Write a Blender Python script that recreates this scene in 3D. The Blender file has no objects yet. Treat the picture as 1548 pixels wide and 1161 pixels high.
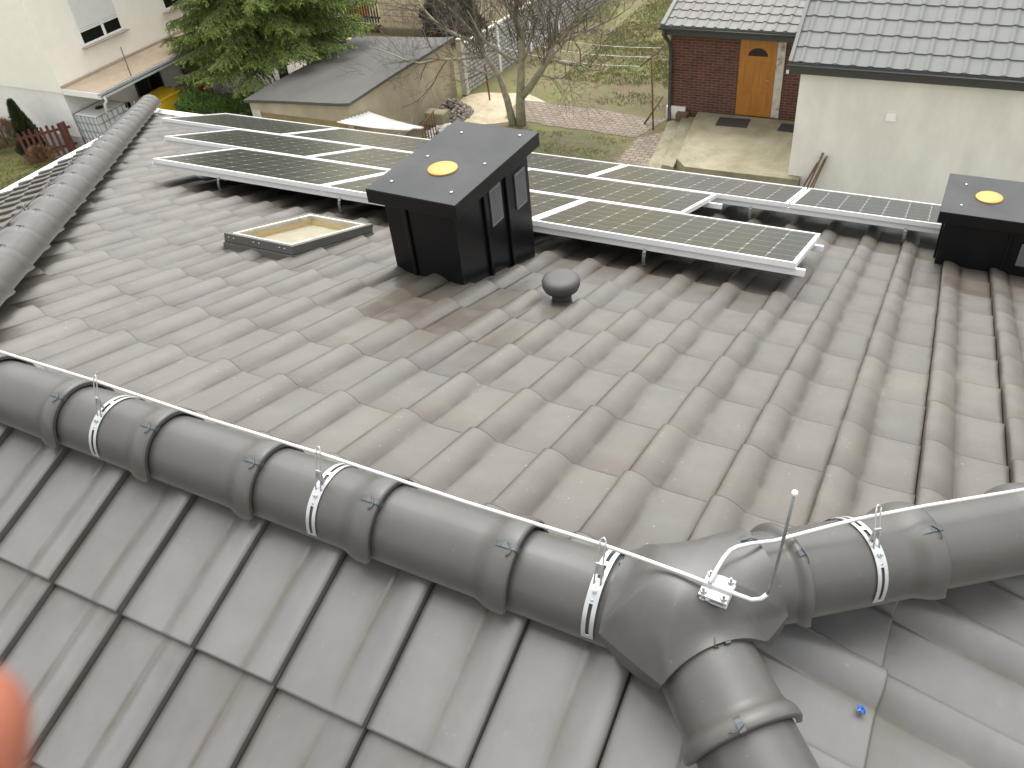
import bpy, bmesh, math, random
from mathutils import Vector, Matrix, noise
random.seed(7)
PI = math.pi
SC = bpy.context.scene
COL = SC.collection
P = math.radians(19.277)            # roof pitch
SP, CP = math.sin(P), math.cos(P)
G = -8.3                            # garden level below the ridge
XL = -2.98                          # far end of the ridge

# ------------------------------------------------------------------ materials
def _n(nt, t, **kw):
    n = nt.nodes.new(t)
    for k, v in kw.items():
        if k in n.inputs: n.inputs[k].default_value = v
        else: setattr(n, k, v)
    return n

def mat(name, col, rough=.7, var=.12, scale=6., col2=None, mix_scale=2., bump=0., bscale=60., metal=0., spec=.5, coat=0., detail=6., stretch=None, contrast=(.35, .65)):
    m = bpy.data.materials.new(name); m.use_nodes = True
    nt = m.node_tree; L = nt.links
    b = nt.nodes['Principled BSDF']
    b.inputs['Roughness'].default_value = rough
    b.inputs['Metallic'].default_value = metal
    b.inputs['Specular IOR Level'].default_value = spec
    b.inputs['Coat Weight'].default_value = coat
    tc = _n(nt, 'ShaderNodeTexCoord')
    src = tc.outputs['Object']
    if stretch:
        mp = _n(nt, 'ShaderNodeMapping'); mp.inputs['Scale'].default_value = stretch
        L.new(src, mp.inputs['Vector']); src = mp.outputs['Vector']
    n1 = _n(nt, 'ShaderNodeTexNoise', Scale=scale, Detail=detail, Roughness=.6); L.new(src, n1.inputs['Vector'])
    mr = _n(nt, 'ShaderNodeMapRange'); mr.inputs['To Min'].default_value = 1 - var; mr.inputs['To Max'].default_value = 1 + var
    mr.inputs['From Min'].default_value = .3; mr.inputs['From Max'].default_value = .7
    L.new(n1.outputs['Fac'], mr.inputs['Value'])
    base = None
    if col2 is not None:
        n2 = _n(nt, 'ShaderNodeTexNoise', Scale=mix_scale, Detail=5., Roughness=.65); L.new(src, n2.inputs['Vector'])
        r2 = _n(nt, 'ShaderNodeMapRange'); r2.inputs['From Min'].default_value = contrast[0]; r2.inputs['From Max'].default_value = contrast[1]
        L.new(n2.outputs['Fac'], r2.inputs['Value'])
        mx = _n(nt, 'ShaderNodeMix', data_type='RGBA'); mx.inputs['A'].default_value = (*col, 1); mx.inputs['B'].default_value = (*col2, 1)
        L.new(r2.outputs['Result'], mx.inputs['Factor']); base = mx.outputs['Result']
    mul = _n(nt, 'ShaderNodeMix', data_type='RGBA', blend_type='MULTIPLY'); mul.inputs['Factor'].default_value = 1
    if base: L.new(base, mul.inputs['A'])
    else: mul.inputs['A'].default_value = (*col, 1)
    L.new(mr.outputs['Result'], mul.inputs['B'])
    L.new(mul.outputs['Result'], b.inputs['Base Color'])
    if bump:
        n3 = _n(nt, 'ShaderNodeTexNoise', Scale=bscale, Detail=4.); L.new(src, n3.inputs['Vector'])
        bp = _n(nt, 'ShaderNodeBump', Strength=bump, Distance=.02); L.new(n3.outputs['Fac'], bp.inputs['Height']); L.new(bp.outputs['Normal'], b.inputs['Normal'])
    m['mul'] = mul.name
    return m

def mixin(m, fac_socket, col):
    """lay a second colour over a material's base colour"""
    nt = m.node_tree; b = nt.nodes['Principled BSDF']
    cur = b.inputs['Base Color'].links[0].from_socket
    mx = _n(nt, 'ShaderNodeMix', data_type='RGBA'); mx.inputs['B'].default_value = (*col, 1)
    nt.links.new(cur, mx.inputs['A']); nt.links.new(fac_socket, mx.inputs['Factor']); nt.links.new(mx.outputs['Result'], b.inputs['Base Color'])

def attr_node(m, name):
    n = m.node_tree.nodes.new('ShaderNodeAttribute'); n.attribute_name = name; return n.outputs['Fac']

def math_node(m, op, a, b=None):
    n = m.node_tree.nodes.new('ShaderNodeMath'); n.operation = op; n.use_clamp = True
    for i, v in enumerate((a, b)):
        if v is None: continue
        if hasattr(v, 'default_value'): m.node_tree.links.new(v, n.inputs[i])
        else: n.inputs[i].default_value = v
    return n.outputs[0]

def noise_node(m, scale, lo=.4, hi=.6, detail=5., stretch=None):
    nt = m.node_tree; tc = _n(nt, 'ShaderNodeTexCoord'); src = tc.outputs['Object']
    if stretch:
        mp = _n(nt, 'ShaderNodeMapping'); mp.inputs['Scale'].default_value = stretch; nt.links.new(src, mp.inputs['Vector']); src = mp.outputs['Vector']
    n = _n(nt, 'ShaderNodeTexNoise', Scale=scale, Detail=detail, Roughness=.65); nt.links.new(src, n.inputs['Vector'])
    r = _n(nt, 'ShaderNodeMapRange'); r.inputs['From Min'].default_value = lo; r.inputs['From Max'].default_value = hi
    nt.links.new(n.outputs['Fac'], r.inputs['Value']); return r.outputs['Result']

def tile_mat(name, base, dust, dirt_col, rough, dust_amt, fleck=.25):
    m = mat(name, base, rough=rough, var=.10, scale=9., spec=.5, bump=.03, bscale=200., coat=.08)
    nt = m.node_tree
    # settled dust in large soft clouds and fine specks
    mixin(m, math_node(m, 'MULTIPLY', noise_node(m, 1.7, .35, .7), dust_amt), dust)
    mixin(m, math_node(m, 'MULTIPLY', noise_node(m, 30., .68, .76, 3.), .22), tuple(c * 1.5 for c in dust))
    # rain streaks down the slope, light flecks of lichen and lime
    mixin(m, math_node(m, 'MULTIPLY', noise_node(m, 6., .5, .75, 6., stretch=(1.6, .35, 1.)), .30), tuple(c * .62 for c in base))
    mixin(m, math_node(m, 'MULTIPLY', noise_node(m, 58., .705, .735, 2.), .5 * fleck), (.36, .34, .29))
    mixin(m, math_node(m, 'MULTIPLY', noise_node(m, 21., .735, .76, 4.), .7 * fleck), (.33, .31, .26))
    # per tile firing tone
    b = nt.nodes['Principled BSDF']; cur = b.inputs['Base Color'].links[0].from_socket
    mr = _n(nt, 'ShaderNodeMapRange'); mr.inputs['To Min'].default_value = .94; mr.inputs['To Max'].default_value = 1.06
    nt.links.new(attr_node(m, 'tone'), mr.inputs['Value'])
    mu = _n(nt, 'ShaderNodeMix', data_type='RGBA', blend_type='MULTIPLY'); mu.inputs['Factor'].default_value = 1
    nt.links.new(cur, mu.inputs['A']); nt.links.new(mr.outputs['Result'], mu.inputs['B']); nt.links.new(mu.outputs['Result'], b.inputs['Base Color'])
    # grime in grooves and along laps
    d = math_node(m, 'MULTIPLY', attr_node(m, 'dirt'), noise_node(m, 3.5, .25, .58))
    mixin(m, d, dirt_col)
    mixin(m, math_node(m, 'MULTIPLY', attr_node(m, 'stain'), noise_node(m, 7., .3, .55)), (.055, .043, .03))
    # roughness variation
    rr = _n(nt, 'ShaderNodeMapRange'); rr.inputs['To Min'].default_value = rough - .08; rr.inputs['To Max'].default_value = rough + .14
    nt.links.new(noise_node(m, 3.3, .3, .7), rr.inputs['Value']); nt.links.new(rr.outputs['Result'], b.inputs['Roughness'])
    return m

M = {}
M['tile'] = tile_mat('grey_roof_tile', (.112, .109, .107), (.138, .131, .118), (.05, .042, .026), .34, .35)
M['tile_far'] = tile_mat('dusty_roof_tile', (.085, .079, .069), (.118, .104, .082), (.030, .020, .013), .38, .6, .85)
M['ridge'] = tile_mat('ridge_tile_glaze', (.068, .0655, .062), (.095, .09, .081), (.042, .038, .026), .40, .45)
M['light_block'] = mat('light_block_sheet', (.03, .03, .03), .9)
M['galv'] = mat('galvanised_steel', (.50, .51, .51), .38, .08, 30., metal=.55)
M['galv_dull'] = mat('dull_galvanised', (.25, .265, .26), .5, .15, 40., metal=.6)
M['wire'] = mat('aluminium_wire', (.56, .56, .55), .42, .05, 30., metal=.25)
M['bolt'] = mat('zinc_bolt', (.42, .42, .42), .35, .08, 60., metal=.6)
M['clip'] = mat('tile_clip_steel', (.075, .085, .09), .45, .1, 40., metal=.3)
M['alu'] = mat('panel_frame_aluminium', (.68, .68, .675), .45, .04, 12., metal=.05)
M['black'] = mat('black_coated_sheet', (.0065, .0065, .0075), .3, .15, 7., spec=.35)
M['captop'] = mat('graphite_coated_sheet', (.030, .032, .033), .58, .08, 9., col2=(.042, .044, .044), mix_scale=3., bump=.015, bscale=14., spec=.25)
M['yellow'] = mat('yellow_plastic', (.44, .26, .045), .45, .1, 8.)
M['yellow_box'] = mat('sun_yellow_plastic', (.82, .54, .03), .5, .06, 6.)
M['grille'] = mat('grey_grille', (.16, .165, .17), .5, .1, 20.)
M['winframe'] = mat('grey_window_frame', (.095, .095, .085), .45, .1, 12.)
M['cream_lining'] = mat('pale_wood_lining', (.62, .47, .25), .55, .08, 14.)
M['blind'] = mat('grey_blind', (.34, .30, .235), .8, .15, 10.)
M['blue'] = mat('blue_plastic_film', (.05, .14, .42), .4, .3, 60.)
M['vent'] = mat('dull_grey_plastic', (.062, .06, .057), .6, .12, 9.)
M['white'] = mat('white_plastic', (.88, .88, .86), .45, .05, 8.)
M['rust'] = mat('rusty_iron', (.13, .062, .035), .8, .3, 15.)
M['red_wood'] = mat('red_brown_wood', (.12, .04, .03), .75, .2, 12., stretch=(1, 1, .2))
M['concrete_old'] = mat('weathered_concrete', (.285, .26, .18), .88, .18, 5., col2=(.18, .165, .10), mix_scale=1.3, bump=.12, bscale=30.)
M['redpl'] = mat('red_plastic', (.36, .025, .03), .4, .1, 6.)

def lin(*c): return tuple(((x / 255) ** 2.2) for x in c)

def brick_mat(name, c1, c2, mortar, w, h, ms=.012, rough=.85, axis='xz', bump=.3, offset=.5):
    m = bpy.data.materials.new(name); m.use_nodes = True
    nt = m.node_tree; L = nt.links; b = nt.nodes['Principled BSDF']; b.inputs['Roughness'].default_value = rough
    tc = _n(nt, 'ShaderNodeTexCoord'); sx = _n(nt, 'ShaderNodeSeparateXYZ'); cx = _n(nt, 'ShaderNodeCombineXYZ'); L.new(tc.outputs['Object'], sx.inputs[0])
    a = {'x': 'X', 'y': 'Y', 'z': 'Z'}
    L.new(sx.outputs[a[axis[0]]], cx.inputs['X']); L.new(sx.outputs[a[axis[1]]], cx.inputs['Y'])
    t = _n(nt, 'ShaderNodeTexBrick', Scale=1.); t.offset = offset
    t.inputs['Color1'].default_value = (*c1, 1); t.inputs['Color2'].default_value = (*c2, 1); t.inputs['Mortar'].default_value = (*mortar, 1)
    t.inputs['Mortar Size'].default_value = ms; t.inputs['Brick Width'].default_value = w; t.inputs['Row Height'].default_value = h; t.inputs['Mortar Smooth'].default_value = .3
    L.new(cx.outputs[0], t.inputs['Vector'])
    n = _n(nt, 'ShaderNodeTexNoise', Scale=3., Detail=8., Roughness=.7); L.new(tc.outputs['Object'], n.inputs['Vector'])
    mr = _n(nt, 'ShaderNodeMapRange'); mr.inputs['From Min'].default_value = .3; mr.inputs['From Max'].default_value = .7; mr.inputs['To Min'].default_value = .75; mr.inputs['To Max'].default_value = 1.22
    L.new(n.outputs['Fac'], mr.inputs['Value'])
    mu = _n(nt, 'ShaderNodeMix', data_type='RGBA', blend_type='MULTIPLY'); mu.inputs['Factor'].default_value = 1
    L.new(t.outputs['Color'], mu.inputs['A']); L.new(mr.outputs['Result'], mu.inputs['B']); L.new(mu.outputs['Result'], b.inputs['Base Color'])
    bp = _n(nt, 'ShaderNodeBump', Strength=bump, Distance=.01); bp.invert = True; L.new(t.outputs['Fac'], bp.inputs['Height']); L.new(bp.outputs['Normal'], b.inputs['Normal'])
    return m

M['brick'] = brick_mat('dark_red_brick', (.125, .040, .028), (.075, .030, .023), (.15, .105, .08), .25, .075, .010)
M['block'] = brick_mat('cream_block_masonry', (.72, .63, .47), (.66, .58, .43), (.36, .30, .22), .42, .22, .014)
M['paver'] = brick_mat('pink_grey_pavers', (.225, .182, .138), (.18, .143, .106), (.08, .064, .045), .24, .15, .016, axis='xy')
M['stone_panel'] = brick_mat('concrete_fence_relief', (.46, .45, .425), (.38, .37, .35), (.16, .15, .14), .30, .13, .022, axis='yz', bump=.8)
M['render_grey'] = mat('grey_cement_render', (.77, .76, .72), .9, .06, 2., col2=(.68, .67, .63), mix_scale=1.1, bump=.06, bscale=18., stretch=(1, 1, .45))
M['render_cream'] = mat('cream_render', (.90, .875, .79), .9, .03, 3., bump=.05, bscale=40.)
M['plinth'] = mat('pale_plinth_render', (.80, .785, .755), .9, .06, 3., bump=.05, bscale=40.)
M['shed_wall'] = mat('stained_shed_render', (.46, .40, .29), .92, .1, 2.5, col2=(.36, .315, .225), mix_scale=.9, bump=.08, bscale=16., stretch=(1, 1, .5))
M['shed_wet'] = mat('mossy_shed_plinth', (.27, .215, .10), .92, .12, 3., col2=(.20, .165, .085), mix_scale=1.6)
M['felt'] = mat('grey_roofing_felt', (.075, .074, .068), .8, .08, 2.5, col2=(.098, .095, .084), mix_scale=.8, bump=.05, bscale=40., stretch=(1, .35, 1))
M['canopy'] = mat('beige_tiled_canopy', (.44, .355, .255), .8, .07, 5., col2=(.39, .30, .22), mix_scale=2.)
M['upstand'] = mat('canopy_upstand', (.40, .33, .26), .8, .1, 5.)
M['gutter_dark'] = mat('anthracite_gutter', (.045, .048, .05), .45, .1, 8.)
M['gutter_teal'] = mat('zinc_grey_gutter', (.24, .28, .28), .5, .15, 8.)
M['shade_wall'] = mat('grey_lower_wall', (.42, .41, .39), .9, .1, 3.)
M['glass_dark'] = mat('dark_window_glass', (.012, .013, .014), .08, .1, 3., spec=.6)
M['shutter'] = mat('white_roller_shutter', (.76, .76, .75), .5, .03, 6.)
M['sill'] = mat('taupe_window_sill', (.36, .31, .27), .7, .1, 9.)
M['metal_roof'] = mat('grey_metal_roof_tiles', (.140, .148, .140), .6, .05, 4., col2=(.16, .163, .153), mix_scale=1.2, spec=.4)
M['metal_roof_brown'] = mat('worn_metal_roof_tiles', (.158, .155, .145), .65, .08, 4., col2=(.16, .128, .112), mix_scale=.9, contrast=(.5, .75))
M['door'] = mat('golden_oak_door', (.40, .165, .022), .5, .10, 5., col2=(.33, .13, .02), mix_scale=4., stretch=(3, 3, .35))
M['stone_trim'] = mat('patchy_stone_trim', (.52, .49, .42), .9, .15, 6., col2=(.22, .21, .19), mix_scale=5., contrast=(.55, .68))
M['mat_dark'] = mat('dark_doormat', (.035, .032, .033), .95, .2, 30.)
M['ibc_skin'] = mat('milky_tank_plastic', (.62, .65, .62), .5, .08, 3.)
M['cage'] = mat('tank_cage_steel', (.20, .215, .215), .5, .15, 9., metal=.4)
M['green_paint'] = mat('dark_green_paint', (.05, .055, .038), .7, .2, 6.)
M['orange'] = mat('orange_plastic', (.55, .17, .03), .5, .15, 5.)
M['bark'] = mat('grey_green_bark', (.31, .285, .19), .9, .25, 7., col2=(.22, .20, .145), mix_scale=3., bump=.3, bscale=30.)
M['twig'] = mat('brown_twigs', (.11, .09, .072), .9, .25, 3.)
M['sheet'] = mat('white_corrugated_sheet', (.56, .555, .54), .6, .06, 3., col2=(.42, .41, .38), mix_scale=2., contrast=(.5, .8))
M['stones'] = mat('mixed_stones', (.25, .22, .19), .9, .35, 9., col2=(.14, .12, .10), mix_scale=6.)
M['pale_stones'] = mat('pale_rubble', (.52, .50, .46), .9, .2, 9.)
M['skin'] = mat('skin', (.30, .10, .06), .5, .08, 30.)
M['nail'] = mat('fingernail', (.40, .17, .12), .35, .05, 30.)
M['tableleg'] = mat('dark_table_legs', (.10, .075, .06), .6, .1, 5.)
M['board'] = mat('weathered_board', (.14, .085, .055), .85, .25, 6., stretch=(1, 1, .2))
M['sleeve'] = mat('dark_blue_sleeve', (.03, .035, .05), .9, .2, 30.)

def leaf_mat(name, c1, c2):
    m = mat(name, c1, .65, .25, 3., col2=c2, mix_scale=1.4)
    mixin(m, math_node(m, 'MULTIPLY', attr_node(m, 'tone'), .8), tuple(x * 1.75 for x in c1))
    return m
M['spruce'] = leaf_mat('spruce_needles', (.15, .20, .04), (.08, .13, .032))
M['thuja'] = leaf_mat('thuja_scales', (.042, .058, .018), (.032, .042, .017))
M['hedge'] = leaf_mat('hedge_leaves', (.08, .14, .024), (.05, .095, .018))
M['bush'] = leaf_mat('dark_bush_leaves', (.032, .038, .026), (.045, .042, .036))
M['dry'] = leaf_mat('dry_shrub_twigs', (.24, .15, .085), (.17, .11, .07))
M['grass'] = leaf_mat('grass_blades', (.135, .155, .045), (.17, .15, .065))

# ground with soil, moss and grass areas
def ground_mat():
    m = mat('garden_soil_and_turf', (.135, .10, .062), .95, .25, 4., col2=(.09, .066, .042), mix_scale=1.1, bump=.25, bscale=12.)
    mixin(m, noise_node(m, .55, .44, .62, 8.), (.135, .135, .045))
    mixin(m, math_node(m, 'MULTIPLY', noise_node(m, 2.6, .45, .65, 8.), .6), (.10, .125, .035))
    return m
M['ground'] = ground_mat()
M['lawn'] = mat('short_lawn', (.15, .155, .045), .95, .2, 5., col2=(.19, .17, .075), mix_scale=1.5, bump=.25, bscale=25.)
M['sand'] = mat('pale_sand', (.46, .395, .28), .95, .14, 6., col2=(.36, .30, .20), mix_scale=2.)
M['soil'] = mat('mossy_dark_soil', (.10, .08, .048), .95, .25, 6., col2=(.10, .11, .04), mix_scale=2., bump=.3, bscale=20.)
M['yard'] = mat('grey_yard_concrete', (.33, .31, .28), .9, .12, 3., col2=(.27, .25, .21), mix_scale=1.2)

# solar cells: 10 x 6 half-square mono cells with white diamonds
def cell_mat(w, h):
    m = bpy.data.materials.new('solar_cells'); m.use_nodes = True
    nt = m.node_tree; L = nt.links; b = nt.nodes['Principled BSDF']
    b.inputs['Roughness'].default_value = .2; b.inputs['Specular IOR Level'].default_value = 1.0
    tc = _n(nt, 'ShaderNodeTexCoord'); sx = _n(nt, 'ShaderNodeSeparateXYZ'); L.new(tc.outputs['Object'], sx.inputs[0])
    def mth(op, a, bb=None):
        n = _n(nt, 'ShaderNodeMath', operation=op)
        for i, v in enumerate((a, bb)):
            if v is None: continue
            if hasattr(v, 'is_linked'): L.new(v, n.inputs[i])
            else: n.inputs[i].default_value = v
        return n.outputs[0]
    def dist(sock, cells, size):
        u = mth('DIVIDE', sock, size / cells); f = mth('FRACT', u); d = mth('ABSOLUTE', mth('SUBTRACT', f, .5)); return mth('SUBTRACT', .5, d)   # 0 at a gap
    dx = dist(sx.outputs['X'], 10, w); dy = dist(sx.outputs['Y'], 6, h)
    gap = mth('LESS_THAN', mth('MINIMUM', dx, dy), .012)
    dia = mth('LESS_THAN', mth('ADD', dx, dy), .085)
    fac = mth('MAXIMUM', mth('MULTIPLY', gap, .42), mth('MULTIPLY', dia, .6))
    bus = mth('MULTIPLY', mth('LESS_THAN', dist(sx.outputs['Y'], 24, h), .03), .10)
    fac = mth('MAXIMUM', fac, bus)
    n = _n(nt, 'ShaderNodeTexNoise', Scale=1.6, Detail=4.); L.new(tc.outputs['Object'], n.inputs['Vector'])
    mx0 = _n(nt, 'ShaderNodeMix', data_type='RGBA'); mx0.inputs['A'].default_value = (.022, .022, .021, 1); mx0.inputs['B'].default_value = (.042, .04, .034, 1)
    L.new(n.outputs['Fac'], mx0.inputs['Factor'])
    mx = _n(nt, 'ShaderNodeMix', data_type='RGBA'); mx.inputs['B'].default_value = (.55, .55, .52, 1); L.new(mx0.outputs['Result'], mx.inputs['A'])
    L.new(fac, mx.inputs['Factor']); L.new(mx.outputs['Result'], b.inputs['Base Color'])
    return m
PW, PH = 1.74, 1.015
M['cells'] = cell_mat(PW - .052, PH - .052)

def glass_mat():
    m = bpy.data.materials.new('roof_window_glass'); m.use_nodes = True
    nt = m.node_tree; nt.nodes.remove(nt.nodes['Principled BSDF']); out = nt.nodes['Material Output']
    t = _n(nt, 'ShaderNodeBsdfTransparent'); t.inputs['Color'].default_value = (.93, .95, .93, 1)
    g = _n(nt, 'ShaderNodeBsdfGlossy'); g.inputs['Roughness'].default_value = .04
    lw = _n(nt, 'ShaderNodeLayerWeight', Blend=.12); mx = _n(nt, 'ShaderNodeMixShader')
    nt.links.new(lw.outputs[0], mx.inputs[0]); nt.links.new(t.outputs[0], mx.inputs[1]); nt.links.new(g.outputs[0], mx.inputs[2]); nt.links.new(mx.outputs[0], out.inputs['Surface'])
    return m
M['glass'] = glass_mat()

# ------------------------------------------------------------------ mesh helper
class MB:
    def __init__(s, T=None): s.v = []; s.f = []; s.sm = []; s.mi = []; s.at = {}; s.T = T or Matrix(); s.cur = 0
    def add(s, vs, fs, smooth=False, attrs=None, T=None):
        o = len(s.v); A = s.T @ T if T is not None else s.T
        s.v += [A @ Vector(p) for p in vs]; s.f += [tuple(i + o for i in f) for f in fs]; s.sm += [smooth] * len(fs); s.mi += [s.cur] * len(fs)
        if attrs:
            for k, a in attrs.items():
                l = s.at.setdefault(k, []); l += [0.] * (o - len(l)); l += (list(a) if hasattr(a, '__len__') else [a] * len(vs))
        return s
    def box(s, lo, hi, T=None, bev=0.):
        x0, y0, z0 = lo; x1, y1, z1 = hi
        if bev <= 0:
            vs = [(x0, y0, z0), (x1, y0, z0), (x1, y1, z0), (x0, y1, z0), (x0, y0, z1), (x1, y0, z1), (x1, y1, z1), (x0, y1, z1)]
            return s.add(vs, [(0, 3, 2, 1), (4, 5, 6, 7), (0, 1, 5, 4), (1, 2, 6, 5), (2, 3, 7, 6), (3, 0, 4, 7)], T=T)
        bm = bmesh.new(); bmesh.ops.create_cube(bm, size=1)
        for v in bm.verts: v.co = Vector(((x0 + x1) / 2 + v.co.x * (x1 - x0), (y0 + y1) / 2 + v.co.y * (y1 - y0), (z0 + z1) / 2 + v.co.z * (z1 - z0)))
        bmesh.ops.bevel(bm, geom=bm.edges[:], offset=bev, segments=2, affect='EDGES', profile=.5)
        bm.verts.index_update(); vs = [v.co.copy() for v in bm.verts]; fs = [[v.index for v in f.verts] for f in bm.faces]; bm.free()
        return s.add(vs, fs, T=T)
    def tube(s, pts, r, n=8, cap=True, smooth=True, attrs=None):
        pts = [Vector(p) for p in pts]; R = r if hasattr(r, '__len__') else [r] * len(pts)
        vs = []; fs = []; up = None
        for i, p in enumerate(pts):
            t = (pts[min(i + 1, len(pts) - 1)] - pts[max(i - 1, 0)]).normalized()
            if up is None: up = t.orthogonal().normalized()
            up = (up - t * up.dot(t)).normalized() if (up - t * up.dot(t)).length > 1e-6 else t.orthogonal().normalized()
            w = t.cross(up)
            for k in range(n):
                a = 2 * PI * k / n; vs.append(p + (up * math.cos(a) + w * math.sin(a)) * R[i])
        for i in range(len(pts) - 1):
            for k in range(n):
                k2 = (k + 1) % n; fs.append((i * n + k, i * n + k2, (i + 1) * n + k2, (i + 1) * n + k))
        if cap: fs += [tuple(range(n))[::-1], tuple(range((len(pts) - 1) * n, len(pts) * n))]
        return s.add(vs, fs, smooth, attrs)
    def cyl(s, p, q, r, n=16): 
        p, q = Vector(p), Vector(q); return s.tube([p, q], r, n, smooth=False)
    def lathe(s, prof, n=24, T=None, smooth=True):
        vs = []; fs = []
        for r, z in prof:
            for k in range(n): a = 2 * PI * k / n; vs.append((r * math.cos(a), r * math.sin(a), z))
        for i in range(len(prof) - 1):
            for k in range(n): k2 = (k + 1) % n; fs.append((i * n + k, i * n + k2, (i + 1) * n + k2, (i + 1) * n + k))
        fs += [tuple(range(n))[::-1], tuple(range((len(prof) - 1) * n, len(prof) * n))]
        return s.add(vs, fs, smooth, T=T)
    def prism(s, poly, z0, z1, T=None):
        n = len(poly); vs = [(x, y, z0) for x, y in poly] + [(x, y, z1) for x, y in poly]
        return s.add(vs, [tuple(range(n))[::-1], tuple(range(n, 2 * n))] + [(i, (i + 1) % n, (i + 1) % n + n, i + n) for i in range(n)], T=T)
    def build(s, name, m, parent=None, world=True):
        """link as one mesh object; with a parent, world coordinates become the parent's local ones"""
        me = bpy.data.meshes.new(name)
        vs = s.v
        if parent is not None and world:
            inv = parent.matrix_basis.inverted()
            if parent.parent: inv = inv @ parent.parent.matrix_basis.inverted()
            vs = [inv @ v for v in vs]
        me.from_pydata([tuple(v) for v in vs], [], s.f)
        me.polygons.foreach_set('use_smooth', s.sm)
        for mm in (m if isinstance(m, (list, tuple)) else [m]): me.materials.append(M[mm] if isinstance(mm, str) else mm)
        me.polygons.foreach_set('material_index', s.mi)
        for k, a in s.at.items():
            a = a + [0.] * (len(vs) - len(a)); me.attributes.new(k, 'FLOAT', 'POINT').data.foreach_set('value', a)
        me.update()
        o = bpy.data.objects.new(name, me); COL.objects.link(o)
        if parent is not None: o.parent = parent
        return o

def tag(o, label=None, cat=None, group=None, kind=None):
    if label: o['label'] = label
    if cat: o['category'] = cat
    if group: o['group'] = group
    if kind: o['kind'] = kind
    return o

def thing(name, label, cat, loc=(0, 0, 0), rot=None, group=None):
    o = bpy.data.objects.new(name, None); COL.objects.link(o)
    T = Matrix.Translation(loc) @ (rot.to_4x4() if rot is not None else Matrix())
    o.matrix_basis = T; o.empty_display_size = .2
    return tag(o, label, cat, group)

KIDS = {}
def dup(root, loc, rot=None, label=None):
    r = root.copy(); COL.objects.link(r); r.matrix_basis = Matrix.Translation(loc) @ (rot.to_4x4() if rot is not None else root.matrix_basis.to_3x3().to_4x4())
    if label: r['label'] = label
    for ch in list(root.children):
        c = ch.copy(); COL.objects.link(c); c.parent = r
        for g in list(ch.children):
            d = g.copy(); COL.objects.link(d); d.parent = c
    return r

def Rz(a): return Matrix.Rotation(a, 4, 'Z')
def Rx(a): return Matrix.Rotation(a, 4, 'X')
def Ry(a): return Matrix.Rotation(a, 4, 'Y')
def Tr(x, y, z): return Matrix.Translation((x, y, z))

# roof planes: local X along the eave, Y down the slope, Z out of the roof
T_FAR = Rx(-P)
T_NEAR = Rz(PI) @ Rx(-P)
T_END = Rz(-PI / 2) @ Rx(-P)
T_LEFT = Tr(XL, 0, 0) @ Rz(PI / 2) @ Rx(-P)
def far(x, s, h): return T_FAR @ Vector((x, s, h))

# ------------------------------------------------------------------ our house and its roof
EAVE = 7.06
house = thing('tiled_house', 'our hip-roofed house with grey tiles under the camera, carrying the solar panels', 'house', (-1.5, 0, G))

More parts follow.
